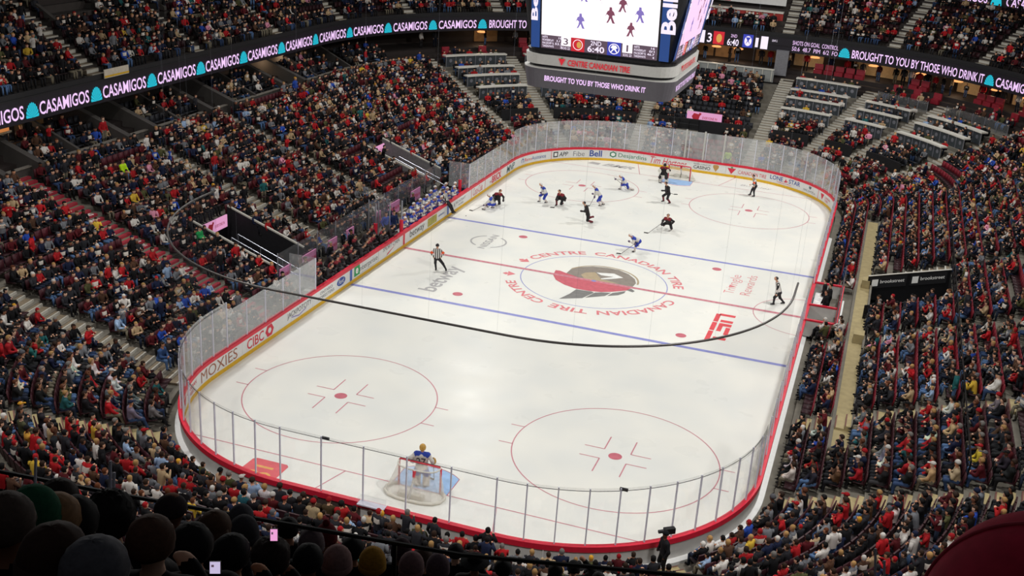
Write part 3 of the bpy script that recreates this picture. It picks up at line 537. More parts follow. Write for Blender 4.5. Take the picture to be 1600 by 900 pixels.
# far club front: pale parapet with panels, grey pillar, loge counters
mb = MB(); strip(mb, 58.9, 66.2, [(16.85, 5.6), (16.85, 6.75), (17.0, 6.75), (17.0, 5.6)], 0, .6); struct(mb.build('wall_club_front', mat('club_front', '#8f9290', .5, .1, 2)))
mb = MB(); strip(mb, 58.9, 66.2, [(16.78, 6.75), (16.78, 6.85), (17.1, 6.85), (17.1, 6.75)], 0, .6)
for k in range(9): mb.box((*P3(59.0+k*.89, 16.8, 6.2),), (.06, .08, 1.1))
struct(mb.build('trim_3', M['counter']))
mb = MB(); p = P3(66.35, 17.9, 7.4); mb.box(p, (1.2, .5, 2.4)); struct(mb.build('wall_pillar', mat('pillar_grey', '#77777c', .6, .1)))
mb = MB(); cut_ = [48.9, 51.5, 56.7, 66.65, 69.4, 71.8, 74.6]
for a, b_ in zip(cut_[:-1], cut_[1:]): e = .8/arcscale((a+b_)/2, 6.8); strip(mb, a+(e if a > 49 else 0), b_-(e if b_ < 74 else 0), [(6.75, 1.9), (6.75, 3.15), (6.9, 3.15), (6.9, 1.9)], 0, .6)
struct(mb.build('wall_far_end', M['dark']))
levels = [(10.4, 1), (12.4, 2), (13.9, 3), (16.0, 4)]
blocks = [(48.75, 51.3, 'far left corner'), (51.75, 56.5, 'far end behind the scoreboard'), (66.9, 69.2, 'far end right of the club'), (69.65, 71.6, 'far right corner'), (72.1, 74.8, 'outermost far right corner')]
for a, b_, wl in blocks:
    for (d, lv) in levels:
        if lv == 4 and 'right corner' in wl:
            t = thing('glass_railing', 'clear glass railing with steel posts in front of the red seats, %s' % wl, 'railing')
            for k in range(5):
                s0, s1 = a+.1+(b_-a-.2)*k/5, a+.1+(b_-a-.2)*(k+1)/5; mb = MB(); strip(mb, s0+.01, s1-.01, [(d, prof(d)-.1), (d, prof(d)+.95), (d+.02, prof(d)+.95), (d+.02, prof(d)-.1)], 0, .2); mb.build('glass_panel', M['glassc'], t)
                for q in ((s0,) if k < 4 else (s0, s1)): mb = MB(); mb.tube([P3(q, d, prof(d)-.1), P3(q, d, prof(d)+1.0)], .03, 5); mb.build('rail_post', M['steel'], t)
            continue
        e = .1; z = prof(d)+.98; sh = (d-10.4)*.03
        t = thing('loge_counter', 'white counter with grey front, %s level up in the %s' % (ordn(lv-1), wl), 'counter', group='loge counters')
        mb = MB(); strip(mb, a+e, b_-e-.0*sh, [(d-.3, z-.03), (d-.3, z+.09), (d+.3, z+.09), (d+.3, z-.03)], 0, .4); mb.build('counter_top', M['counter'], t)
        mb = MB(); strip(mb, a+e+.03, b_-e-.03, [(d-.2, z-1.0), (d-.2, z), (d-.14, z), (d-.14, z-1.0)], 0, .4); mb.build('counter_front', M['glassgrey'], t)
        nn = 6
        for k in range(nn+1):
            s_ = a+e+.03+(b_-a-2*e-.06)*k/nn; mb = MB(); p, q = path(s_, d-.24); mb.box((p[0], p[1], z-.5), (.06, .06, 1.0), 0, math.atan2(q[1], q[0])); mb.build('counter_post', M['steel'], t)
        for k in range(nn):
            s_ = a+e+.03+(b_-a-2*e-.06)*(k+.5)/nn; mb = MB(); pts = circ(0, 0, .17, n=10); mb.poly([P3(s_+x/arcscale(s_, d), d-.215, z-.42+y) for x, y in pts]); mb.build('round_badge', M['steel'], t)
# red sofa backs in the suites of the far corners
k = 0
for a, b_, wl in ((49.2, 51.0, 'far left corner'), (52.0, 56.0, 'far end'), (67.3, 69.1, 'far end'), (69.9, 71.6, 'far right corner'), (72.3, 75.8, 'far right corner')):
    for d in (17.6, 18.9):
        s_ = a
        while s_ < b_-.3:
            if rng.random() < .4:
                wd = .8/arcscale(s_, d); mb = MB(); zf = 6.0 if d < 18 else 6.6
                strip(mb, s_, s_+wd, [(d, zf), (d, zf+.42), (d+.35, zf+.46), (d+.38, zf+.95), (d+.52, zf+.95), (d+.52, zf)], 0, .2)
                o = mb.build('club_armchair', M['seat']); k += 1; tag(o, 'red padded club seat %s along in the %s suites, %s row' % (ordn(k-1), wl, 'front' if d < 18 else 'back'), 'seat', 'red club seats under the ribbon display')
            s_ += 1.0/arcscale(s_, d)

# ------------------------------------------------------------------ bodies grown as one smooth surface from a jointed skeleton
def body_mesh(name, caps, vox, mats, k=.05, smooth=True):
    """caps: (a, b, ra, rb, material index, flat) -> single closed surface (surface nets on a smooth union of limbs)"""
    A = np.array([c[0] for c in caps], float); B = np.array([c[1] for c in caps], float); ra = np.array([c[2] for c in caps]); rb = np.array([c[3] for c in caps]); mi = np.array([c[4] for c in caps])
    rm = np.maximum(ra, rb)[:, None]; lo = np.minimum(A, B)-rm; hi = np.maximum(A, B)+rm; lo = lo.min(0)-2*vox; hi = hi.max(0)+2*vox
    nx, ny, nz = [int(math.ceil((hi[i]-lo[i])/vox))+1 for i in range(3)]
    X = np.stack(np.meshgrid(*[lo[i]+vox*np.arange(q) for i, q in enumerate((nx, ny, nz))], indexing='ij'), -1).reshape(-1, 3)
    def cd_(P, i):
        ab = B[i]-A[i]; L2 = ab@ab+1e-12; t = np.clip((P-A[i])@ab/L2, 0, 1); return np.linalg.norm(P-A[i]-t[:, None]*ab, axis=1)-(ra[i]+t*(rb[i]-ra[i]))
    f = cd_(X, 0)
    for i in range(1, len(caps)):
        d = cd_(X, i); h = np.clip(.5+.5*(d-f)/k, 0, 1); f = d*(1-h)+f*h-k*h*(1-h)
    F = f.reshape(nx, ny, nz); S = F < 0
    c8 = [(i, j, l_) for i in (0, 1) for j in (0, 1) for l_ in (0, 1)]
    cs = sum(S[i:nx-1+i, j:ny-1+j, l_:nz-1+l_].astype(int) for i, j, l_ in c8); act = (cs > 0) & (cs < 8)
    idx = -np.ones(act.shape, int); ii = np.argwhere(act); idx[act] = np.arange(len(ii))
    acc = np.zeros((len(ii), 3)); ct = np.zeros(len(ii))
    for a in c8:
        for ax in range(3):
            if a[ax] == 0:
                b_ = list(a); b_[ax] = 1; fa = F[ii[:, 0]+a[0], ii[:, 1]+a[1], ii[:, 2]+a[2]]; fb = F[ii[:, 0]+b_[0], ii[:, 1]+b_[1], ii[:, 2]+b_[2]]
                cr = (fa < 0) != (fb < 0); t = np.where(cr, fa/(fa-fb+1e-12), 0); p = np.tile(np.array(a, float), (len(ii), 1)); p[:, ax] = t
                acc += np.where(cr[:, None], p, 0); ct += cr
    V = lo+vox*(ii+acc/ct[:, None])
    Q = []
    for ax in range(3):
        u, v_ = [(1, 2), (2, 0), (0, 1)][ax]
        sl0 = [slice(None)]*3; sl1 = [slice(None)]*3; sl0[ax] = slice(0, -1); sl1[ax] = slice(1, None)
        e = np.argwhere(S[tuple(sl0)] != S[tuple(sl1)]); e = e[(e[:, u] > 0) & (e[:, v_] > 0)]
        s0 = S[e[:, 0], e[:, 1], e[:, 2]]
        def cell(du, dv): q = e.copy(); q[:, u] -= du; q[:, v_] -= dv; return idx[q[:, 0], q[:, 1], q[:, 2]]
        q = np.stack([cell(1, 1), cell(0, 1), cell(0, 0), cell(1, 0)], 1); q[~s0] = q[~s0][:, ::-1]; Q.append(q)
    Q = np.concatenate(Q); Q = Q[(Q >= 0).all(1)]
    cen = V[Q].mean(1); best = np.full(len(Q), 1e9); fm = np.zeros(len(Q), int)
    for i in range(len(caps)):
        d = cd_(cen, i); b2 = d < best; best[b2] = d[b2]; fm[b2] = mi[i]
    return np_mesh(name, V, Q, mats, fm, smooth)
def np_mesh(name, V, Q, mats, fm=None, smooth=False, col=None):
    me = bpy.data.meshes.new(name); nv, nf = len(V), len(Q); w_ = Q.shape[1]
    me.vertices.add(nv); me.vertices.foreach_set('co', np.ascontiguousarray(V, np.float32).ravel())
    me.loops.add(nf*w_); me.loops.foreach_set('vertex_index', np.ascontiguousarray(Q, np.int32).ravel())
    me.polygons.add(nf); me.polygons.foreach_set('loop_start', np.arange(0, nf*w_, w_, dtype=np.int32)); me.polygons.foreach_set('loop_total', np.full(nf, w_, np.int32))
    for mm in (mats if isinstance(mats, (list, tuple)) else [mats]): me.materials.append(mm)
    if fm is not None: me.polygons.foreach_set('material_index', np.ascontiguousarray(fm, np.int32))
    if smooth: me.polygons.foreach_set('use_smooth', np.ones(nf, bool))
    if col is not None:
        at = me.attributes.new('Col', 'FLOAT_COLOR', 'FACE'); at.data.foreach_set('color', np.c_[col, np.ones(nf)].astype(np.float32).ravel())
    me.update(calc_edges=True); me.validate(); return me
def ik(a, c, l1, l2, pole):
    a, c, pole = np.array(a, float), np.array(c, float), np.array(pole, float); v = c-a; d = np.linalg.norm(v)+1e-9; u = v/d
    if d > (l1+l2)*.995: return a+u*d*l1/(l1+l2)
    x = (l1*l1-l2*l2+d*d)/(2*d); h = math.sqrt(max(0, l1*l1-x*x)); p = pole-u*(pole@u); p /= np.linalg.norm(p)+1e-9; return a+u*x+p*h

# ------------------------------------------------------------------ the crowd
TOPS = [('black', '#101013', 32), ('charcoal', '#26262b', 16), ('navy', '#161d36', 9), ('grey', '#6d6f74', 7), ('red', '#a31a20', 11), ('dark red', '#50141a', 10), ('white', '#c9c4be', 7), ('beige', '#ad9472', 4), ('brown', '#4b3325', 5), ('olive', '#4a4a2d', 3), ('blue', '#2748a0', 2), ('teal', '#1f5a5c', 1), ('pink', '#d58fa6', 1), ('light blue', '#8fa6c4', 1), ('yellow', '#c9a63a', .6)]
HAIR = [('brown', '#2b1c13', 30), ('black', '#0d0b0b', 22), ('blond', '#a07c4d', 11), ('grey', '#6f6b67', 7), ('auburn', '#57301c', 6)]
HATS = [('black cap', '#121214', 8), ('red cap', '#97161d', 4), ('white cap', '#bdb9b3', 3), ('navy cap', '#19203a', 3), ('grey cap', '#55555a', 3), ('yellow cap', '#c8922e', 1)]
PANT = ['#121319', '#1a2233', '#2c3f60', '#4c678d', '#17171a', '#2b2a2c', '#6b6455', '#0f0f12']
SKIN = ['#c99a7e', '#d3a58a', '#b98466', '#c48f73', '#8a5c45', '#d8ae96', '#5d3c2d']
def pick(L, n, w=None): ww = np.array([x[2] for x in L]) if w is None else w; return rng.choice(len(L), n, p=ww/ww.sum())
TOPC = np.array([lin(x[1]) for x in TOPS]); HL = HAIR+HATS; HC = np.array([lin(x[1]) for x in HL]); PC = np.array([lin(x) for x in PANT]); SC = np.array([lin(x) for x in SKIN])

def lowpoly(kind):
    """a small seated or standing figure, one closed body: verts, quads, role per face (0 top,1 skin,2 hair,3 trousers,4 shoes)"""
    V, Q, Rr = [], [], []
    def loft(rings, role, roles=None):
        o = len(V); n = len(rings[0]); V.extend(p for r in rings for p in r)
        for i in range(len(rings)-1):
            for j in range(n):
                Q.append((o+i*n+j, o+i*n+(j+1) % n, o+(i+1)*n+(j+1) % n, o+(i+1)*n+j)); Rr.append(roles(i, j) if roles else role)
        e = o+(len(rings)-1)*n
        if n == 4: Q.append((o+3, o+2, o+1, o)); Rr.append(role); Q.append((e, e+1, e+2, e+3)); Rr.append(roles(9, 0) if roles else role)
        else:
            for (a, b_, c, d) in ((0, 1, 2, 3), (3, 4, 5, 0)): Q.append((e+a, e+b_, e+c, e+d)); Rr.append(roles(9, 0) if roles else role)
    def ell(c, rx, ry, n=6, ph=0): return [(c[0]+rx*math.cos(2*PI*j/n+ph), c[1]+ry*math.sin(2*PI*j/n+ph), c[2]) for j in range(n)]
    def limb(a, b_, r0, r1, role):
        a, b_ = np.array(a), np.array(b_); t = (b_-a)/np.linalg.norm(b_-a); u = np.cross(t, (0, 0, 1.0) if abs(t[2]) < .9 else (0, 1.0, 0)); u /= np.linalg.norm(u); w_ = np.cross(t, u)
        loft([[tuple(p+r_*(math.cos(x)*u+math.sin(x)*w_)) for x in (PI/4, 3*PI/4, 5*PI/4, 7*PI/4)][::-1] for p, r_ in ((a, r0), (b_, r1))], role)
    st = kind >= 3; ln = (0, .10, -.05, 0, .05)[kind]; zb = .42 if st else 0
    loft([ell((0, .0, zb+.0), .17, .13), ell((0, ln*.4, zb+.27), .18, .13), ell((0, ln*.9, zb+.47), .22, .12), ell((0, ln, zb+.56), .09, .08)], 0)
    hz = zb+.56; hy = ln+.03
    loft([ell((0, hy, hz), .06, .065), ell((0, hy+.01, hz+.07), .088, .1), ell((0, hy, hz+.17), .098, .112), ell((0, hy-.01, hz+.24), .06, .07)], 1, lambda i, j: (1 if (i == 0 or (i <= 1 and j in (0, 1, 2))) else 2))
    for sx in (-1, 1):
        sh = (sx*.21, ln*.9, zb+.48)
        if kind == 0: el, ha = (sx*.27, .12, .22), (sx*.08, .32, .16)
        elif kind == 1: el, ha = (sx*.25, .25, .2), (sx*.07, .36, .36)
        elif kind == 2: el, ha = (sx*.28, .08, .22), (sx*-.06, .22, .27)
        elif kind == 3: el, ha = (sx*.27, -.02, zb+.2), (sx*.24, .1, zb-.03)
        else: el, ha = (sx*.3, .12, zb+.3), (sx*.12, .3, zb+.45)
        limb(sh, el, .075, .06, 0); limb(el, ha, .06, .045, 0); limb(ha, np.array(ha)+(np.array(ha)-np.array(el))*.22, .045, .03, 1)
        if st: limb((sx*.1, 0, zb+.03), (sx*.12, .02, -.02), .1, .075, 3); limb((sx*.12, .02, -.02), (sx*.12, -.01, -.43), .07, .05, 3); limb((sx*.12, -.04, -.44), (sx*.12, .16, -.44), .05, .045, 4)
        else: limb((sx*.1, 0, .07), (sx*.13, .43, .08), .1, .075, 3); limb((sx*.13, .43, .06), (sx*.12, .44, -.38), .07, .05, 3); limb((sx*.12, .42, -.4), (sx*.13, .6, -.4), .05, .04, 4)
    return np.array(V), np.array(Q), np.array(Rr)
LP = [lowpoly(k) for k in range(5)]

def seats_along(d, s_from=0.0, s_to=None, pitch=.53):
    s_to = TOT if s_to is None else s_to; s = s_from; out = []
    while s < s_to: out.append(s); s += pitch/arcscale(s, d)
    return out
VOM1 = lambda s, d: 10.6 < s < 14.4 and 3.0 < d < 8.5       # openings in the left stand
VOM2 = lambda s, d: 32.6 < s < 35.6 and 2.9 < d < 8.3
TUN = lambda s, d: rs(4.4) < s < rs(-.9) and d > 3.0 and d < 7.8   # tunnel in the right stand
UVOM = [(17.3, 22.3), (28.3, 32.6), (6.5, 10.5)]
SEATS = []                          # x, y, z(seat top), yaw, row, s, zone, occupancy
for i in range(NR):
    d = dback(i)-.22; z = rowz(i)+.44
    for s in seats_along(d, rng.uniform(0, .3)):
        if in_aisle(s, d, LOW_A): continue
        right = 79.5 < s < 124; left = s < 43.9; far = 48.6 < s < 74.8; occ = .94
        if VOM1(s, d) or VOM2(s, d) or TUN(s, d): continue
        if left and 10.0 < s < 34 and d < 2.9: continue
        if rs(3.6) < s < rs(-3.4) and d < 3.4: continue
        if right and i == 2 and rs(19.6) < s < rs(-19): continue
        if far:
            club = 56.7 < s < 66.6
            if i == 6 or d > 16.3 or (i == 7 and 59.6 < s < 63.6): continue
            if club and 10 < i: occ = .6
            elif club and i > 6: occ = .3 if 59.5 < s < 65.8 else .8
            elif not club and i > 9: continue
            if 61.5 < s < 64.6 and i in (0, 1, 2, 3, 4): occ = .0 if i < 4 else .25       # gate behind the far goal
            if 59.6 < s < 63.6 and i in (4, 5): continue
            if 58.2 < s < 61.5 and 2 < i < 8: occ = .85
        if d > 16.2 and (s < 48.5 or s > TOT-6) : continue
        if s > TOT-4.5 and i < 2 and s < TOT-.5: occ = .6
        p, nn = path(s, d); SEATS.append((p[0], p[1], z, math.atan2(-nn[1], -nn[0])-PI/2, i, s, 'L', occ))
for a, b_, wl in blocks:
    for (d, lv) in levels:
        for s in seats_along(d+.75, a+.25, b_-.2, .58):
            p, nn = path(s, d+.75); SEATS.append((p[0], p[1], prof(d)+.62, math.atan2(-nn[1], -nn[0])-PI/2, 30+lv, s, 'C', .9 if lv < 4 else .7))
for r_, (d, zf) in enumerate(((17.55, 5.95), (18.45, 6.3), (19.4, 6.65))):
    for s in seats_along(d, -7, 47, .56):
        if in_aisle(s, d, (6.65, 17.35, 26.75, 37.2), 1.75) or min(abs(s-q) for q in (-1.5, 2, 11.9, 22, 31.8, 41.5, 45)) < .35: continue
        p, nn = path(s, d); SEATS.append((p[0], p[1], zf+.44, math.atan2(-nn[1], -nn[0])-PI/2, 40+r_, s, 'B', .5))
for s in seats_along(19.8, 48.8, 78, .8):
    p, nn = path(s, 19.8); SEATS.append((p[0], p[1], 7.1, math.atan2(-nn[1], -nn[0])-PI/2+rng.normal()*.6, 45, s, 'S', .6))
for i in range(10):
    d = 18.35+.82*(i+1)-.32; z = uprof(18.75+.82*i)+.44
    for s in seats_along(d, -8, 79):
        if in_aisle(s, d, UP_A, .75): continue
        if 58.3 < s < 66.2 and i > 1: continue
        if 69.2 < s < 73.2 and d > 24.9: continue
        if d > 22.2 and any(a < s < b_ for a, b_ in UVOM): continue
        p, nn = path(s, d); SEATS.append((p[0], p[1], z, math.atan2(-nn[1], -nn[0])-PI/2, 50+i, s, 'U', .86 if s < 57 else .72))
for q, (a, b_) in enumerate(UVOM):
    for e, s_ in enumerate((a-.1, b_+.1)):
        struct(sidewall(s_, .14, 22.0, uprof(22.0)+.75, 26.5, uprof(26.5)+.75, 9.0, 'wall_upper_%d_%d' % (q, e), 'wall'))
    mb = MB(); strip(mb, a, b_, [(24.4, uprof(24.4)-.6), (24.4, uprof(24.4)+2.2), (24.55, uprof(24.4)+2.2), (24.55, uprof(24.4)-.6)], 0, .8); struct(mb.build('wall_upper_back_%d' % q, M['suite']))
ST = np.array([q[:6] for q in SEATS]); ZN = np.array([q[6] for q in SEATS]); OC = np.array([q[7] for q in SEATS])
pj = project(ST[:, :3]+[0, 0, .5]); vis = (pj[:, 2] > 1) & (pj[:, 0] > -70) & (pj[:, 0] < 1670) & (pj[:, 1] > -45) & (pj[:, 1] < 935)
SEATS = [q for q, k_ in zip(SEATS, vis) if k_]; ST, ZN, OC, pj = ST[vis], ZN[vis], OC[vis], pj[vis]
# a few runs of empty seats, as gaps in the rows
occd = rng.random(len(ST)) < OC
for _ in range(26):
    c = ST[rng.integers(0, len(ST))]; m_ = (np.abs(ST[:, 4]-c[4]) < .5) & (np.abs(ST[:, 5]-c[5]) < rng.uniform(.8, 2.2)); occd[m_] = False
# the ones that show largest are individuals
cand = np.where((ZN == 'L') & occd & (pj[:, 0] > 4) & (pj[:, 0] < 1592) & (pj[:, 1] < 800+.0*pj[:, 0]) & ((pj[:, 1] < 690) | (pj[:, 0] > 340)))[0]
cand = cand[np.argsort(pj[cand, 2])][:225]; indiv = np.zeros(len(ST), bool); indiv[cand] = True
sidx = np.where((ZN == 'L') & (pj[:, 0] > 4) & (pj[:, 0] < 1592) & (pj[:, 1] < 860))[0]; sidx = sidx[np.argsort(pj[sidx, 2])][:290]; sind = np.zeros(len(ST), bool); sind[sidx] = True
# seats
def seat_geo(full=True):
    mb = MB(); mb.hexa([(-.23, -.2, -.02), (.23, -.2, -.02), (.22, .22, .0), (-.22, .22, .0), (-.23, -.2, .02), (.23, -.2, .02), (.22, .22, .05), (-.22, .22, .05)], 0)
    mb.hexa([(-.23, -.24, -.08), (.23, -.24, -.08), (.23, -.18, -.06), (-.23, -.18, -.06), (-.22, -.31, .42), (.22, -.31, .42), (.22, -.26, .43), (-.22, -.26, .43)], 1); return mb
sg = seat_geo(); sV, sQ = np.array(sg.v), np.array(sg.f); 
def instance(V, Q, T, sc_=None):
    n = len(T); c, s = np.cos(T[:, 3]), np.sin(T[:, 3]); k = np.ones(n) if sc_ is None else sc_
    X = np.empty((n, len(V), 3)); X[:, :, 0] = (c[:, None]*V[:, 0]-s[:, None]*V[:, 1])*k[:, None]+T[:, 0, None]; X[:, :, 1] = (s[:, None]*V[:, 0]+c[:, None]*V[:, 1])*k[:, None]+T[:, 1, None]; X[:, :, 2] = V[:, 2]*k[:, None]+T[:, 2, None]
    return X.reshape(-1, 3), (Q[None]+(np.arange(n)*len(V))[:, None, None]).reshape(-1, Q.shape[1])
smask = (~sind) & (ZN != 'C') & (ZN != 'S')
V_, Q_ = instance(sV, sQ, ST[smask]); n_ = int(smask.sum())
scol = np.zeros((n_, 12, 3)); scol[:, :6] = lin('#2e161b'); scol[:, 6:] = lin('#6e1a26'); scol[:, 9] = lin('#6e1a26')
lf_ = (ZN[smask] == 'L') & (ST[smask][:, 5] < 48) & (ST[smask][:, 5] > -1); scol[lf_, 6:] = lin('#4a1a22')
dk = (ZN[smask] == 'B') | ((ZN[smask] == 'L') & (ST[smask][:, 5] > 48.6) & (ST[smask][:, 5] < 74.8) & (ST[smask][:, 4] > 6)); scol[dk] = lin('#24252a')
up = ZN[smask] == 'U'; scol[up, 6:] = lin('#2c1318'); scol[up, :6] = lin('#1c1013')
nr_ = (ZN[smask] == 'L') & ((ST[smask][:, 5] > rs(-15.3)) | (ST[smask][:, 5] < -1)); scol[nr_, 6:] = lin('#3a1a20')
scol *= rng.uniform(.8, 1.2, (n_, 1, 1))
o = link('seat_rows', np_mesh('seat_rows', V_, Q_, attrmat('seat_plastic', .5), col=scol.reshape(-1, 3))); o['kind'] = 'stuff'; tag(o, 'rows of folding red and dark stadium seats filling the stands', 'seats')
seat_me = seat_geo().mesh('stadium_chair', [M['seatd'], M['seat']]); seat_mk = seat_geo().mesh('stadium_chair', [M['seatd'], mat('seat_maroon', '#3a1a20', .5, .15)])  # nearer seats have dark maroon backs
rowlab = {}
def seatname(q):
    s, i = q[5], int(q[4]); key = (where(s), i); rowlab[key] = rowlab.get(key, 0)+1; return key, rowlab[key]
for j in sidx[np.lexsort((ST[sidx, 5], ST[sidx, 4]))]:
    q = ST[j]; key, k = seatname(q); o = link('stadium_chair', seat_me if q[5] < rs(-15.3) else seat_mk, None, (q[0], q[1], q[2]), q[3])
    tag(o, '%s stadium seat, %s row of the %s, %s along the row' % ('red' if q[5] < rs(-15.3) else 'dark maroon', ordn(key[1]), key[0], ordn(k-1)), 'seat', 'nearest stadium seats')
# the many small spectators
cm = occd & ~indiv; T = ST[cm].copy(); n_ = len(T); T[:, 3] += rng.normal(0, .28, n_); T[:, 0] += rng.normal(0, .04, n_); T[:, 1] += rng.normal(0, .04, n_)
pose = rng.choice(5, n_, p=[.38, .24, .30, .045, .035]); pose[ZN[cm] == 'S'] = 3; szs = rng.uniform(.9, 1.1, n_); szs[rng.random(n_) < .06] *= .8
wt = np.array([x[2] for x in TOPS], float); tp = rng.choice(len(TOPS), n_, p=wt/wt.sum()); hr = pick(HL, n_)
pt = rng.choice(len(PANT), n_); sk = rng.choice(len(SKIN), n_, p=[.26, .22, .18, .14, .08, .08, .04])
VV, QQ, CC, off = [], [], [], 0
for k in range(5):
    m_ = pose == k; V, Q, Rr = LP[k]; v_, q_ = instance(V, Q, T[m_], szs[m_]); VV.append(v_); QQ.append(q_+off); off += len(v_)
    pal = np.stack([TOPC[tp[m_]], SC[sk[m_]], HC[hr[m_]], PC[pt[m_]], np.tile(lin('#1b1a1a'), (int(m_.sum()), 1))], 1)*rng.uniform(.8, 1.2, (int(m_.sum()), 1, 1))
    cc = pal[:, Rr]; tor = np.where(Rr == 0)[0][6:12]; jers = rng.random(len(cc)) < .16; cc[np.ix_(jers, tor)] = np.array(lin('#cfc7bd')); CC.append(cc.reshape(-1, 3))
o = link('spectator_crowd', np_mesh('spectator_crowd', np.concatenate(VV), np.concatenate(QQ), attrmat('crowd_cloth', .85), col=np.concatenate(CC))); o['kind'] = 'stuff'; tag(o, 'dense crowd of seated spectators filling the lower bowl, boxes and upper deck', 'crowd')
print('crowd', n_, 'faces', len(o.data.polygons))

# ------------------------------------------------------------------ centre-hung scoreboard
SBX = 4.22
def rrect(h, R_, n=7):
    out = []
    for cx, cy, a0 in ((h-R_, h-R_, 0), (-(h-R_), h-R_, PI/2), (-(h-R_), -(h-R_), PI), (h-R_, -(h-R_), 1.5*PI)):
        out += [(cx+R_*math.cos(a0+PI/2*i/n), cy+R_*math.sin(a0+PI/2*i/n)) for i in range(n+1)]
    return out
sb = thing('centre_scoreboard', 'four sided video scoreboard hanging above centre ice', 'scoreboard')
def band(name, h0, h1, z0, z1, mt, R_=1.2, R1=None, cap=True): mb = MB(); mb.loft([[(x, y, z0) for x, y in rrect(h0, R_)], [(x, y, z1) for x, y in rrect(h1, R1 or R_)]], 0, cap=cap); return mb.build(name, M[mt], sb)
M['sbgrey'] = mat('scoreboard_grey', '#57545a', .6, .05); M['sbwhite'] = mat('scoreboard_white', '#b9b8b4', .5, .04); M['sbblue'] = emat('scoreboard_blue', '#1b4a94', .75)
band('led_band', SBX-.1, SBX+.12, 12.4, 13.5, 'sbgrey', .9, 1.1); band('band_lip', SBX+.14, SBX+.14, 13.5, 13.56, 'sbwhite'); band('dark_gap', SBX-.1, SBX-.1, 13.56, 13.72, 'black')
band('white_band', SBX+.06, SBX+.1, 13.72, 14.28, 'sbwhite'); band('dark_ledge', SBX-.02, SBX+.02, 14.28, 14.5, 'black'); band('screen_housing', SBX-.12, SBX+.68, 14.5, 19.4, 'dark', 1.1, 1.3)
mb = MB()
for x in (-2, 2):
    for y in (-2, 2): mb.tube([(x, y, 19.4), (x, y, 30)], .06, 6)
mb.build('hanging_bar', M['steel'], sb)
LEAN = .80/4.9
def face(k):        # local (a across, z up, o out) -> world, four faces k*90 degrees, k=0 faces -y
    def fn(a, z, o=0.0):
        y = -(SBX-.12+LEAN*(z-14.5))-o; x = a; c, s = math.cos(k*PI/2), math.sin(k*PI/2); return (c*x-s*y, s*x+c*y, z)
    def fv(a, z, o=0.0):
        y = -(SBX+.09)-o; x = a; c, s = math.cos(k*PI/2), math.sin(k*PI/2); return (c*x-s*y, s*x+c*y, z)
    return fn, fv
def sbox(fn, a0, a1, z0, z1, o): return lambda a, b: fn(a0+(a1-a0)*a, z0+(z1-z0)*b, o)
def sp(name, mt, pts, fn): mb = MB(); put_poly(mb, pts, fn); mb.build(name, M[mt], sb)
def stx(txt, mt, fn, bold=.01, name='screen_lettering'): mb = MB(); put_text(mb, txt, fn, 0, bold); mb.build(name, M[mt], sb)
def skater(cx, cz, h, fl, seed):
    r_ = random.Random(seed); P = [(-.12, 1), (.1, 1), (.14, .8), (.3, .72), (.42, .5), (.2, .5), (.16, .42), (.36, .1), (.46, 0), (.2, 0), (.02, .3), (-.2, .02), (-.36, 0), (-.2, .22), (-.14, .45), (-.34, .55), (-.5, .4), (-.3, .74), (-.14, .8)]
    return [(cx+fl*x*h*.7, cz+y*h) for x, y in P]
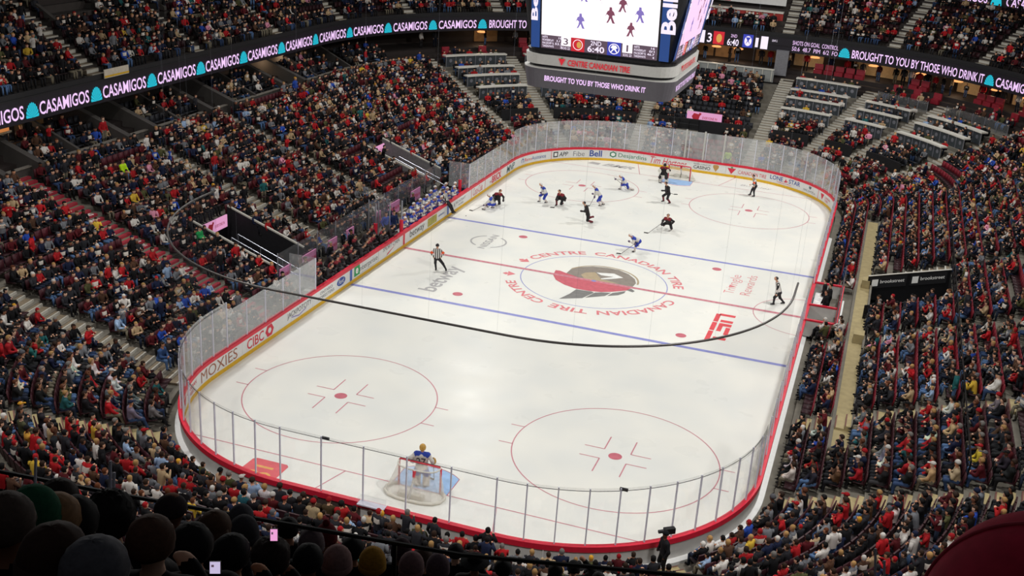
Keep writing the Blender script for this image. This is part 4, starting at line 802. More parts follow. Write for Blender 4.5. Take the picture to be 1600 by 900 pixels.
for k in range(2):
    fn, fv = face(k)
    mscr = 'screen' if k == 0 else 'screenp'
    sp('video_screen', mscr, SQ, sbox(fn, -3.2, 3.3, 14.62, 19.2, .03))
    sp('score_strip', 'scr_d', SQ, sbox(fn, -3.2, 3.3, 14.62, 15.35, .04)); sp('screen_line', 'sgold', SQ, sbox(fn, -3.2, 3.3, 17.82, 17.9, .04))
    for cx, cz, h, fl, mt in ((-1.0, 15.9, .8, 1, 'scr_p'), (1.8, 15.75, .75, -1, 'scr_r'), (.65, 16.35, .85, 1, 'scr_r'), (1.3, 17.0, .8, -1, 'scr_r'), (2.25, 16.55, .8, 1, 'scr_p'), (-.85, 17.35, .7, 1, 'scr_p'), (-.05, 17.5, .6, -1, 'scr_r'), (-2.1, 18.2, .7, 1, 'scr_p'), (2.4, 18.3, .7, -1, 'scr_r')):
        sp('screen_player', mt, skater(cx, cz, h, fl, 1), lambda a, b: fn(a, b, .05))
    for q, (a0, a1) in enumerate(((-2.05, -1.5), (1.4, 1.95))): sp('score_cell', mscr, SQ, sbox(fn, a0, a1, 14.85, 15.35, .05))
    stx('3', 'scr_d', sbox(fn, -1.92, -1.65, 14.92, 15.28, .06)); stx('1', 'scr_d', sbox(fn, 1.62, 1.72, 14.92, 15.28, .06)); stx('SOG 22', 'ledw', sbox(fn, -2.02, -1.54, 14.66, 14.8, .06)); stx('SOG 23', 'ledw', sbox(fn, 1.44, 1.92, 14.66, 14.8, .06))
    sp('team_tile', 'ledred', SQ, sbox(fn, -1.48, -.72, 14.62, 15.36, .05)); sp('team_emblem', 'screen', circ(.5, .5, .5), sbox(fn, -1.38, -.82, 14.7, 15.28, .055)); sp('team_emblem', 'ledred', circ(.5, .5, .5), sbox(fn, -1.35, -.85, 14.73, 15.25, .06)); sp('team_emblem', 'sgold', circ(.5, .5, .5, .6), sbox(fn, -1.16, -.9, 14.84, 15.14, .065))
    sp('team_tile', 'ledblue', SQ, sbox(fn, .56, 1.32, 14.62, 15.36, .05)); sp('team_emblem', 'screen', circ(.5, .5, .5), sbox(fn, .64, 1.24, 14.7, 15.28, .055)); sp('team_emblem', 'ledblue', circ(.5, .5, .5), sbox(fn, .68, 1.2, 14.74, 15.24, .06)); sp('team_emblem', 'screen', [(0, .6), (.3, 1), (.75, .95), (1, .6), (.7, .5), (1, 0), (.85, 0), (.5, .4), (.15, 0), (0, 0), (.35, .5)], sbox(fn, .74, 1.14, 14.8, 15.2, .065))
    stx('2ND', 'ledw', sbox(fn, -.38, .22, 15.05, 15.3, .06)); stx('6:40', 'ledw', sbox(fn, -.55, .4, 14.68, 15.02, .06), .02)
    for a0, names, vals in ((-3.12, ('HITS', 'POWERPLAY', 'FACEOFF %', 'TAKEAWAYS'), ('18', '1/1', '53.3', '3')), (2.05, ('HITS', 'POWERPLAY', 'FACEOFF %', 'TAKEAWAYS'), ('16', '0/1', '46.7', '4'))):
        for j in range(4): z = 15.2-.165*j; stx(names[j], 'ledw', sbox(fn, a0, a0+.12*len(names[j])*.6, z-.02, z+.1, .06), .015); stx(vals[j], 'ledw', sbox(fn, a0+1.12-.1*len(vals[j]), a0+1.12, z-.02, z+.1, .06), .015)
    # blue corner panels with the upright white word
    for sgn, a0, a1 in ((-1, -3.8, -3.3), (1, 3.42, 3.95)):
        sp('corner_panel', 'sbblue', SQ, sbox(fn, a0, a1, 14.6, 19.2, .012+.0)); tb = sbox(fn, a0+.02, a1+.28 if sgn > 0 else a1-.1, 16.1, 18.0, .1); stx('Bell', 'ledw', lambda a, b, tb=tb: tb(1-b, a), .03, 'corner_lettering')
    # lit letters on the white band, lettering on the lower band
    stx('CENTRE CANADIAN TIRE', 'ledred', sbox(fv, -1.55, 1.95, 13.82, 14.15, .05), .02, 'lit_lettering'); sp('lit_triangle', 'ledred', [(0, 1), (1, 1), (.5, 0)], sbox(fv, -2.1, -1.7, 13.78, 14.16, .05)); sp('lit_leaf', 'green', [(.2, 0), (.8, 0), (.9, .6), (.5, 1), (.1, .6)], sbox(fv, -1.99, -1.82, 14.15, 14.24, .05))
    stx('BROUGHT TO YOU BY THOSE WHO DRINK IT', 'ledtxt', sbox(fv, -2.85, 2.9, 12.84, 13.14, -.02), .03, 'led_lettering')

# ------------------------------------------------------------------ signs, openings in the stands, tunnel, penalty boxes
M['pink'] = emat('pink_sign_face', '#f2a9d6', .8)
def pink_sign(s0, s1, d, z0, z1, lab, lean=0):
    t = thing('pink_sign', lab, 'sign')
    mb = MB(); strip(mb, s0, s1, [(d, z0), (d, z1), (d+.08, z1), (d+.08, z0)], 0, .4); mb.build('sign_box', M['pink'], t); fn = lambda a, b: P3(s0+(s1-s0)*a, d-.02, z0+(z1-z0)*b)
    mb = MB(); put_poly(mb, [(.14, .5), (.2, .15), (.34, .12), (.37, .6), (.42, .85), (.36, .95), (.33, .78), (.2, .85)], fn); mb.build('sign_emblem', M['r_ink'], t)
    mb = MB(); put_text(mb, 'EVERYONE IN', lambda a, b: fn(.45+.42*a, .33+.26*b), 0, .01); mb.build('sign_lettering', M['r_ink'], t); return t
def opening(s0, s1, d0, d1, wallm, nm, lab):
    mb = MB(); loop_surface(mb, s0, s1, [(d0, .28), (d1, .28), (d1, prof(d1)+.15)]); struct(mb.build('wall_opening_%s_back' % nm, M['black']))
    for q, s_ in enumerate((s0, s1)):
        o = sidewall(s_, .09, d0, prof(d0)+.75, d1, prof(d1)+.75, .25, 'wall_opening_%s_%d' % (nm, q), wallm); struct(o)
        mb = MB(); mb.tube([P3(s_, d0, prof(d0)+.8), P3(s_, d1, prof(d1)+.8)], .07, 5); o = struct(mb.build('trim_opening_%s_%d' % (nm, q), M['stairw']))
    t = thing('handrail', lab, 'handrail')
    for e in (.8, 1.5):
        mb = MB(); mb.tube([P3(s0+e, d0-1.2, 1.1), P3(s0+e, d1-2.0, prof(d1-2)+.6)], .03, 5); mb.build('rail', M['steel'], t)
        for f_ in (0, .33, .66, 1): a, b_ = np.array(P3(s0+e, d0-1.2, 1.1)), np.array(P3(s0+e, d1-2.0, prof(d1-2)+.6)); p = a+(b_-a)*f_; mb = MB(); mb.tube([p, (p[0], p[1], .25)], .02, 4); mb.build('rail_post', M['steel'], t)
opening(10.7, 14.3, 3.1, 8.3, 'dark', 'near', 'steel handrails down into the dark opening of the left stand'); opening(32.7, 35.5, 3.0, 8.0, 'pillar', 'far', 'steel handrails into the grey opening beyond the visiting bench') if M.setdefault('pillar', mat('opening_grey', '#6d6a6b', .7, .15)) else 0
pink_sign(11.15, 13.6, 7.9, 2.55, 3.3, 'pink EVERYONE IN sign over the opening in the left stand'); pink_sign(32.9, 35.2, 7.7, 2.5, 3.2, 'pink sign over the farther opening in the left stand'); ps = pink_sign(60.0, 63.2, 7.3, 2.85, 3.75, 'pink EVERYONE IN sign above the gate behind the far goal')
mb = MB(); loop_surface(mb, 61.3, 64.8, [(1.0, .26), (7.4, .26), (7.4, 2.75)]); struct(mb.build('wall_gate', M['black']))
for s_ in (61.4, 63.0, 64.7): mb = MB(); p, q = path(s_, .07); mb.box((p[0], p[1], 2.3), (.14, .1, 2.6), 0); mb.build('gate_post', M['sbwhite'], glass)
# tunnel on the right with its two black and white signs
mb = MB(); loop_surface(mb, rs(4.35), rs(-.9), [(3.4, 1.2), (3.4, .1), (7.7, .1), (7.7, 2.9)]); struct(mb.build('wall_tunnel', M['black']))
for q, y in enumerate((4.4, -.95)):
    A = [(16.1, y-.06, .3), (20.7, y-.06, .3), (20.7, y+.06, .3), (16.1, y+.06, .3), (16.1, y-.06, 1.75), (20.7, y-.06, 3.0), (20.7, y+.06, 3.0), (16.1, y+.06, 1.75)]
    mb = MB(); mb.hexa(A); o = struct(mb.build('wall_tunnel_%d' % q, M['black']))
mb = MB(); mb.tube([(16.1, 4.35, 1.78), (20.7, 4.35, 3.03)], .05, 5); struct(mb.build('trim_5', M['counter']))
for q, (x0, x1) in enumerate(((16.25, 18.3), (18.5, 20.5))):
    t = thing('tunnel_sign', 'black sign with white square mark and lettering in the tunnel, %s the ice' % ('nearer to' if q == 0 else 'farther from'), 'sign')
    def fn(a, b, x0=x0, x1=x1): x = x0+(x1-x0)*a; return (x, 4.30, .95+.27*(x-16.1)+.72*b)
    mb = MB(); put_poly(mb, SQ, fn); mb.build('sign_face', M['dark'], t)
    mb = MB(); put_poly(mb, [(.05, .2), (.22, .2), (.22, .8), (.05, .8)], lambda a, b: tuple(np.array(fn(a, b))-[0, .01, 0])); put_text(mb, 'brookstreet', lambda a, b: tuple(np.array(fn(.28+.66*a, .42+.3*b))-[0, .01, 0]), 0, .01); mb.build('sign_lettering', M['w_ink'], t)
# penalty boxes
mb = MB(); loop_surface(mb, rs(3.4), rs(-3.4), [(.14, .2), (1.8, .2)]); struct(mb.build('floor.002', M['grey']))
pb = thing('penalty_box', 'red trimmed penalty and timekeeper boxes behind the right boards at the centre line', 'penalty box')
def pwall(p0, p1, z0, z1, nm='box_wall', cap=True):
    a, b_ = np.array(p0, float), np.array(p1, float); t = b_-a; L = np.linalg.norm(t); an = math.atan2(t[1], t[0]); c = (a+b_)/2
    mb = MB(); mb.box((c[0], c[1], (z0+z1)/2), (L, .08, z1-z0), 0, an); mb.build(nm, M['outer'], pb)
    if cap: mb = MB(); mb.box((c[0], c[1], z1+.03), (L+.06, .16, .09), 0, an); mb.build('red_rail', M['red'], pb)
for y in (3.3, -.75, -3.3): pwall((13.1, y), (14.75, y), .2, 1.15)
pwall((14.75, -3.3), (14.75, 3.3), .2, 1.15)
for y in (3.3, .9, -.75, -2.0, -3.3):
    mb = MB(); mb.box((14.75, y, 1.85), (.06, .06, 1.4)); mb.build('glass_post', M['steel'], pb)
for y0, y1 in ((3.25, .95), (.85, -.7), (-.8, -1.95), (-2.05, -3.25)): mb = MB(); mb.box((14.75, (y0+y1)/2, 1.85), (.02, abs(y1-y0), 1.3)); mb.build('glass_panel', M['glassc'], pb)
mb = MB(); mb.box((13.55, .9, .93), (.6, 2.4, .05)); tb = mb.build('timekeeper_table', M['white']); tag(tb, 'white timekeeper table strewn with papers inside the penalty box', 'table')
for q, (x, y) in enumerate(((13.5, 1.7), (13.6, 1.2), (13.45, .5), (13.65, .1))): mb = MB(); mb.box((x, y, .965), (.24, .3, .02), 0, q*.6); o = mb.build('paper_sheet', M['w_ink']); tag(o, 'white paper sheet on the timekeeper table, %s from the far end' % ordn(q), 'paper', 'papers on the timekeeper table')
mb = MB(); loop_surface(mb, rs(3.6), rs(-3.5), [(1.86, .34), (2.0, .36), (3.35, .4)]); tp_ = mb.build('grey_tarp', M['tarp']); tag(tp_, 'pale grey tarp laid on the walkway behind the penalty boxes', 'tarp')
mb = MB(); mb.box((14.92, -1.2, .75), (.1, 3.6, 1.0)); o = mb.build('white_panel', M['white']); tag(o, 'long white panel leaning behind the nearer penalty box', 'panel')
for q, (y, d) in enumerate(((4.7, 3.1), (-4.6, 3.1))): mb = MB(); mb.box((HX+d, y, rowz(2)+.28), (.55, .8, .5)); o = mb.build('storage_box', M['tan']); tag(o, 'tan storage box on the walkway %s the grey tarp' % ('beyond' if q == 0 else 'on this side of'), 'box')
def railing(s0, s1, d, z, h, lab, step=1.6, rows=(1.0,), r=.03, mt='black'):
    t = thing('railing', lab, 'railing')
    for f_ in rows: mb = MB(); mb.tube([P3(s, d, z+h*f_) for s in srange(s0, s1, .8)], r, 5); mb.build('rail', M[mt], t)
    for s_ in srange(s0, s1, step): mb = MB(); mb.tube([P3(s_, d, z), P3(s_, d, z+h)], r, 5); mb.build('rail_post', M[mt], t)
railing(rs(16), rs(-21.9), 7.78, prof(7.4), 1.15, 'tall black railing running along the middle of the right stand', 1.3, (1.0, .66, .33), .035)
railing(rs(-3.6), rs(-18.8), 3.5, rowz(2), .75, 'black railing along the tan walkway on this side of the tunnel', 1.2, (1.0, .5)); railing(rs(18.5), rs(5.4), 3.5, rowz(2), .75, 'black railing along the tan walkway beyond the tunnel', 1.2, (1.0, .5))
railing(58.6, 61.3, 6.6, 2.2, .9, 'dark railing beside the gate behind the far goal', 1.0, (1.0, .5))
# upper club at the far end: red wall with team pennants, white ledge, white fascia with lettering
mb = MB(); strip(mb, 58.4, 66.1, [(20.2, 10.6), (20.2, 11.75), (20.3, 11.75), (20.3, 10.6)], 0, .5); struct(mb.build('wall_upper_club', mat('club_red', '#a8332f', .7, .08)))
mb = MB(); strip(mb, 58.4, 66.1, [(20.1, 11.75), (20.1, 11.9), (20.9, 11.9), (20.9, 11.75)], 0, .5); struct(mb.build('trim_6', M['counter']))
fa = thing('club_fascia', 'white fascia with red EVERYONE IN lettering high at the far end', 'sign'); mb = MB(); strip(mb, 58.4, 66.1, [(21.6, 12.35), (21.6, 13.75), (21.75, 13.75), (21.75, 12.35)], 0, .4); mb.build('fascia_board', M['white'], fa)
ff = lambda s0, s1, z0, z1: (lambda a, b: P3(s0+(s1-s0)*a, 21.56, z0+(z1-z0)*b))
mb = MB(); put_poly(mb, [(.15, 0), (.85, 0), (1, .5), (.85, 1), (.15, 1), (0, .5)], ff(58.9, 60.9, 12.4, 13.7)); mb.build('fascia_emblem', M['r_ink'], fa); mb = MB(); put_text(mb, 'Molson', lambda a, b: tuple(np.array(ff(58.7, 60.7, 12.8, 13.3)(a, b))-[0, .03, 0]), 0, .0, .3); mb.build('fascia_lettering', M['w_ink'], fa); mb = MB(); put_text(mb, 'EVERYONE IN', ff(61.0, 62.9, 12.75, 13.15), 0, .02); mb.build('fascia_lettering', M['r_ink'], fa)
for q, s_ in enumerate((59.1, 60.2, 61.6, 63.0, 64.3)): mb = MB(); w_ = .28; put_poly(mb, [(0, 1), (1, 1), (1, .4), (.5, 0), (0, .4)], lambda a, b, s_=s_: P3(s_-w_+2*w_*a, 20.16, 10.9+.75*b)); o = mb.build('team_pennant', M[('pur', 'w_ink', 'tarp', 'w_ink', 'tarp')[q]]); tag(o, '%s team pennant from the left on the red club wall' % ordn(q), 'pennant', 'pennants on the red club wall')
# near upper deck that carries the nearest spectators
mb = MB()
for i in range(14): y = -55.9-.85*i; z = 16.98+.56*i; mb.box((10, y-.42, z-1.5), (40, .85, 3.0))
struct(mb.build('floor.003', M['suite']))
def fr_rail():
    t = thing('front_railing', 'black metal railing along the front of the near upper deck', 'railing'); pts = [(4.6, -56.35, 18.0), (8.6, -55.95, 18.0), (12.2, -55.5, 18.0), (14.4, -54.9, 18.0), (17, -54.0, 18.0)]
    for dz in (0,): mb = MB(); mb.tube([(x, y, z+dz) for x, y, z in pts], .022, 6); mb.build('rail', M['black'], t)
    for f_ in np.linspace(.12, 1, 5):
        x = 4.6+12.4*f_; y = np.interp(x, [p[0] for p in pts], [p[1] for p in pts]); mb = MB(); mb.tube([(x, y, 16.7), (x, y, 18.0)], .025, 6); mb.build('rail_post', M['black'], t)
fr_rail()
for q, (u, v, v2, dpt) in enumerate(((172.5, 720, 770, 9.9), (178.5, 738, 756, 9.9), (56, 715, 732, 10.5), (1368, 857, 893, 11.5), (1382, 876, 890, 11.5))):
    pts = [tuple(CAM+dpt*(FV+RV*(u_-800)/FPX-UV*(v_-450)/FPX)) for u_, v_ in ((u, v), (u-1, v2+25))]
    mb = MB(); mb.tube(pts, .014, 6); o = mb.build('steel_post', M['post']); tag(o, ['bright steel post standing at the left of the front railing', 'short steel post just right of the tallest one', 'thin steel post at the far left of the railing', 'steel post at the right by the near right crowd', 'shorter steel post right of its taller twin'][q], 'post')

# ------------------------------------------------------------------ people
M.update(skin=randmat('skin', ['#c99a7e', '#d3a58a', '#b98466', '#c48f73', '#8a5c45', '#d8ae96', '#5d3c2d']), jacket=objmat('jacket'), trous=randmat('trousers', ['#121319', '#1a2233', '#2c3f60', '#4c678d', '#17171a', '#2b2a2c', '#6b6455', '#0f0f12']), shoe=mat('shoes', '#1c1b1b', .6, .1), hair=objmat('hair', .7, .25), knit=objmat('knit', .9, .25))
M.update(j_black=mat('jersey_black', '#1d181b', .7, .2), j_dred=mat('jersey_red', '#7d1a26', .7, .2), j_white=mat('jersey_white', '#d2cfc9', .7, .06), j_blue=mat('jersey_blue', '#2440a8', .7, .1), p_black=mat('pants_black', '#1a191d', .7, .15), p_blue=mat('pants_blue', '#2a3da6', .7, .1), sock_w=mat('sock_white', '#cfc4be', .75, .12, 14), sock_r=mat('sock_red', '#6b1f2a', .75, .3, 14), glove=mat('glove', '#2a2025', .6, .2), gloveb=mat('glove_blue', '#5b4a66', .6, .3, 20), skate=mat('skate', '#1b1a1d', .4, .1), helm_w=mat('helmet_white', '#dcdad6', .3, .02), helm_k=mat('helmet_black', '#241d22', .3, .05), ref_t=mat('referee_trousers', '#1e1c22', .7, .1), orange=mat('orange_band', '#e8531f', .6, .05), pad=mat('goalie_pad', '#ded9cf', .6, .05), stickm=mat('stick_shaft', '#3b3233', .5, .2), mask=mat('goalie_mask', '#c79a45', .4, .3, 12), suit=mat('suit_dark', '#1a1b22', .7, .15), eye=mat('eye', '#1a1412', .4, 0), skinp=mat('face_skin', '#c8967a', .6, .06))
m, n, l, b = newmat('referee_stripes'); M['stripes'] = m; tc = n.new('ShaderNodeTexCoord'); wv = n.new('ShaderNodeTexWave'); wv.bands_direction = 'X'; wv.inputs['Scale'].default_value = 2.6; r = n.new('ShaderNodeValToRGB'); r.color_ramp.interpolation = 'CONSTANT'; r.color_ramp.elements[0].color = (*lin('#18171a'), 1); r.color_ramp.elements[1].position = .45; r.color_ramp.elements[1].color = (*lin('#dedbd6'), 1)
l.new(tc.outputs['Object'], wv.inputs['Vector']); l.new(wv.outputs['Fac'], r.inputs['Fac']); l.new(r.outputs['Color'], b.inputs['Base Color']); b.inputs['Roughness'].default_value = .8

def skeleton_caps(J, st):
    """J: local joints h n p hL hR fL fR (+ x right, y forward); st: radii and materials"""
    g = {k: np.array(v, float) for k, v in J.items() if k not in ('f',)}; up = g['n']-g['p']; tl = np.linalg.norm(up); up = up/tl; R_ = np.array([1.0, 0, 0]); F_ = np.array([0, 1.0, 0]); sw = st.get('sw', .19); hw = st.get('hw', .1)
    mt = st['m']; B = st.get('bulk', 1.0); caps = []
    n_, p_ = g['n'], g['p']; shz = -.05*up
    for sx in (-1, 1): caps.append((p_+R_*sx*hw*.7, n_+R_*sx*sw*.55-up*.12, .115*B, .115*B, mt['top'], 0))
    caps.append((p_+up*.06, n_-up*.1, .13*B, .13*B, mt['top'], 0)); caps.append((n_-R_*sw*.9+shz, n_+R_*sw*.9+shz, st.get('yr', .085)*B, st.get('yr', .085)*B, mt.get('yoke', mt['top']), 0)); caps.append((p_-R_*hw, p_+R_*hw, .12*B, .12*B, mt['pants'], 0))
    hd = g['h']-n_; hd = hd/(np.linalg.norm(hd)+1e-9); h_ = g['h']
    caps.append((n_-up*.02, h_-hd*.06, .055, .05, 0, 0)); caps.append((h_-hd*.045+F_*.012, h_+hd*.04, .078, .098, 0, 0)); caps.append((h_+F_*.088-hd*.01, h_+F_*.105-hd*.035, .016, .02, 0, 0)); caps.append((h_-hd*.1+F_*.05, h_-hd*.09+F_*.06, .035, .03, 0, 0))
    for sx in (-1, 1): caps.append((h_+R_*sx*.088-hd*.01, h_+R_*sx*.092+hd*.025, .02, .022, 0, 0))
    for sx, hk in ((-1, 'hL'), (1, 'hR')):
        sh = n_+R_*sx*sw+shz; ha = g[hk]; el = ik(sh, ha, .29, .27, R_*sx*.7-F_*.25-np.array([0, 0, .8]))
        la = np.linalg.norm(ha-el); caps.append((sh, el, .078*B, .066*B, mt.get('arm', mt['top']), 0)); caps.append((el, ha, .064*B, .05*B, mt.get('arm', mt['top']), 0)); dv = (ha-el)/(la+1e-9)
        hr = st.get('hand', .042); caps.append((ha, ha+dv*.07, hr, hr*.95, mt['glove'], 0)); caps.append((ha+dv*.03, ha+dv*.07-R_*sx*.05+np.array([0, 0, .02]), hr*.45, hr*.4, mt['glove'], 0))
        if st.get('fingers'):
            side = np.cross(dv, (0, 0, 1.0)); side /= np.linalg.norm(side)+1e-9
            for q, fl in enumerate((.075, .085, .08, .06)): f0 = ha+dv*.07+side*(q-1.5)*.019; f1 = f0+dv*fl*.6; caps.append((f0, f1, .0095, .009, mt['glove'], 0)); caps.append((f1, f1+dv*fl*.3-np.array([0, 0, .03]), .009, .008, mt['glove'], 0))
    for sx, fk in ((-1, 'fL'), (1, 'fR')):
        hp = p_+R_*sx*hw-up*.02; ft = g[fk]+np.array([0, 0, .13]); d = np.linalg.norm(ft-hp); kn = ik(hp, ft, max(.40, d*.505), max(.40, d*.505), F_+R_*sx*.25+np.array([0, 0, .2]))
        if 'k'+fk[1] in g: kn = g['k'+fk[1]]
        caps.append((hp, kn, .105*B*st.get('leg', 1), .085*B*st.get('leg', 1), mt['pants'], 0)); caps.append((kn-(kn-ft)*.08, ft, .078*B*st.get('leg', 1), .055*B*st.get('leg', 1), mt['sock'], 0)); tow = np.array(st.get('toe', F_), float)
        caps.append((ft-np.array([0, 0, .04])-tow*.04, ft-np.array([0, 0, .06])+tow*.16, .052, .042, mt['shoe'], 0))
    return caps
def to_local(J, f):
    a = math.radians(f-90); c, s = math.cos(a), math.sin(a); fl, fr = np.array(J['fL']), np.array(J['fR']); o = (fl+fr)/2; o[2] = 0; out = {}
    for k, v in J.items():
        if k in ('f', 'st'): continue
        d = np.array(v)-o; out[k] = (c*d[0]+s*d[1], -s*d[0]+c*d[1], d[2])
    return out, o, a
def dome(name, c, rx, ry, rz, mt, parent, zcut=-.25, face=None, n=12, k=7, jitter=0, seed=0, smooth=True):
    """cap of hair, knit or shell: ellipsoid kept above zcut, and above the face line in front"""
    r_ = random.Random(seed); mb = MB(); rings = []
    for i in range(k):
        row = []
        for j in range(n):
            a = 2*PI*j/n; fr = max(0.0, math.sin(a)); zc = zcut if face is None else zcut+(face-zcut)*min(1, fr*1.6); t = math.asin(max(-.95, min(.95, zc))); e = t+(PI/2*.985-t)*i/(k-1); jt = 1+jitter*(r_.random()-.5)
            row.append((c[0]+rx*math.cos(e)*math.cos(a)*jt, c[1]+ry*math.cos(e)*math.sin(a)*jt, c[2]+rz*math.sin(e)*jt))
        rings.append(row)
    mb.loft(rings, 0); return mb.build(name, mt, parent, smooth)
PLY = {
'p1':{'h':[-8.2,14.4,1.48],'n':[-8.05,14.55,1.23],'p':[-7.9,14.76,0.75],'hL':[-8.08,14.33,0.88],'hR':[-7.98,14.36,0.79],'fL':[-7.74,14.74,0.0],'fR':[-8.29,14.7,0.0],'f':225},
'p2':{'h':[-6.66,14.22,1.23],'n':[-6.56,14.36,0.98],'p':[-6.58,14.72,0.56],'hL':[-6.24,14.51,0.52],'hR':[-6.75,14.19,0.57],'fL':[-6.53,14.97,0.0],'fR':[-6.84,14.4,0.0],'st':[-6.84,13.83,0.0],'f':255},
'p3':{'h':[-4.48,15.98,1.52],'n':[-4.31,16.09,1.29],'p':[-3.98,16.25,0.77],'hL':[-4.44,15.84,0.96],'hR':[-4.35,15.97,0.71],'fL':[-3.84,16.08,0.0],'fR':[-3.71,16.54,0.0],'st':[-4.6,15.63,0.0],'f':205},
'p4':{'h':[-3.93,11.26,1.5],'n':[-3.77,11.36,1.26],'p':[-3.62,11.46,0.65],'hL':[-4.0,11.08,0.94],'hR':[-3.82,11.29,0.96],'fL':[-3.28,11.57,0.0],'fR':[-3.25,11.58,0.39],'f':205},
'p5':{'h':[-3.7,21.33,1.14],'n':[-3.55,21.43,0.98],'p':[-3.22,21.58,0.54],'hL':[-3.99,21.13,0.91],'hR':[-3.5,21.18,0.62],'fL':[-3.64,21.47,0.0],'fR':[-2.65,21.75,0.0],'st':[-3.14,21.88,0.0],'f':205},
'g':{'h':[-1.05,25.83,1.42],'n':[-1.05,25.83,1.2],'p':[-1.04,25.88,0.7],'hL':[-0.71,25.72,1.0],'hR':[-1.37,25.51,1.01],'fL':[-0.77,25.87,0.0],'fR':[-1.28,26.01,0.0],'f':265},
'p6':{'h':[0.33,19.51,1.6],'n':[0.46,19.61,1.34],'p':[0.55,19.74,0.78],'hL':[0.17,19.36,1.03],'hR':[0.41,19.49,0.93],'fL':[0.79,19.6,0.0],'fR':[0.23,19.86,0.0],'f':220},
'p7':{'h':[2.03,12.36,1.21],'n':[2.01,12.46,0.97],'p':[2.04,12.89,0.52],'hL':[2.37,12.57,0.66],'hR':[1.66,12.34,0.61],'fL':[2.3,12.97,0.0],'fR':[1.71,13.1,0.14],'st':[0.93,11.27,0.0],'f':262},
'p8':{'h':[0.69,6.38,1.24],'n':[0.86,6.48,1.08],'p':[1.22,6.76,0.86],'hL':[0.7,6.33,0.83],'hR':[1.05,6.39,0.71],'fL':[1.01,6.69,0.0],'fR':[1.18,6.95,0.34],'st':[0.28,5.87,0.0],'f':215},
'dw':{'h':[-11.09,10.92,1.07],'n':[-10.92,10.97,0.88],'p':[-10.72,11.04,0.45],'hL':[-11.33,10.74,0.36],'hR':[-11.1,10.71,0.41],'fL':[-11.25,10.58,0.0],'fR':[-10.81,11.3,0.0],'st':[-11.91,9.92,0.0],'f':185},
'dd':{'h':[-10.59,12.08,1.19],'n':[-10.74,12.13,0.96],'p':[-10.88,12.3,0.52],'hL':[-10.34,12.16,0.49],'hR':[-11.01,11.94,0.69],'fL':[-10.8,12.44,0.0],'fR':[-10.95,12.16,0.0],'st':[-11.2,11.4,0.0],'f':285},
'ref1':{'h':[6.26,25.19,1.71],'n':[6.39,25.29,1.44],'p':[6.53,25.38,0.91],'hL':[6.18,24.96,1.04],'hR':[6.44,25.09,0.91],'fL':[6.55,25.18,0.0],'fR':[6.2,25.49,0.0],'f':205},
'ref2':{'h':[-9.35,-3.02,1.66],'n':[-9.35,-3.01,1.42],'p':[-9.33,-3.01,0.83],'hL':[-9.54,-3.13,0.94],'hR':[-9.09,-2.98,0.97],'fL':[-9.39,-3.03,0.0],'fR':[-8.79,-2.83,0.0],'f':108},
'lin':{'h':[10.87,1.28,1.68],'n':[10.98,1.37,1.43],'p':[11.18,1.43,0.82],'hL':[10.98,1.26,0.76],'hR':[11.03,1.17,0.76],'fL':[10.94,1.21,0.0],'fR':[11.5,1.68,0.0],'f':195},
'g2':{'h':[0.01,-26.95,1.82],'n':[0.0,-26.95,1.56],'p':[-0.01,-26.96,0.8],'hL':[-0.41,-26.98,1.13],'hR':[0.38,-26.73,1.13],'fL':[-0.17,-27.0,0.0],'fR':[0.16,-26.91,0.0],'f':100}}
HK = dict(bulk=1.13, hand=.07, sw=.2, hw=.12, yr=.104)
def st_(bulk, mats, **k): d = dict(HK); d['bulk'] = bulk; d['m'] = mats; d.update(k); return d
MI = {'top': 1, 'yoke': 2, 'arm': 1, 'pants': 3, 'sock': 4, 'shoe': 5, 'glove': 6}
WHITE = ['skinp', 'j_white', 'j_blue', 'p_blue', 'sock_w', 'skate', 'gloveb']; BLACK = ['skinp', 'j_black', 'j_black', 'p_black', 'sock_r', 'skate', 'glove']; REDB = ['skinp', 'j_black', 'j_dred', 'p_black', 'sock_r', 'skate', 'glove']; REF = ['skinp', 'stripes', 'stripes', 'ref_t', 'ref_t', 'skate', 'skinp']
def add_face(parent, h):
    for sx in (-1, 1): mb = MB(); mb.loft([[(h[0]+sx*.034+r_*math.cos(a), h[1]+.088+o_, h[2]+.012+r_*math.sin(a)) for a in np.linspace(0, 2*PI, 7)[:-1]] for r_, o_ in ((.016, 0), (.008, .012))]); mb.build('eye', M['eye'], parent)
    mb = MB(); mb.box((h[0], h[1]+.09, h[2]-.055), (.05, .014, .01)); mb.build('mouth', mat_mouth, parent)
mat_mouth = mat('mouth', '#8a4a43', .6, 0)
def hockey_man(key, name, cat, label, ms, helm, group, vox=.032, bulk=1.13, style=None):
    J, o, a = to_local(PLY[key], PLY[key]['f']); st = st_(bulk, MI) if style is None else style
    t = thing(name, label, cat, tuple(o), a, group); me = body_mesh('body', skeleton_caps(J, st), vox, [M[q] for q in ms]); link('body', me, t)
    h = np.array(J['h']); hl = dome('helmet', (h[0], h[1]-.012, h[2]+.018), .118, .135, .12, M[helm], t, -.3, .35); add_face(t, h); return t, J
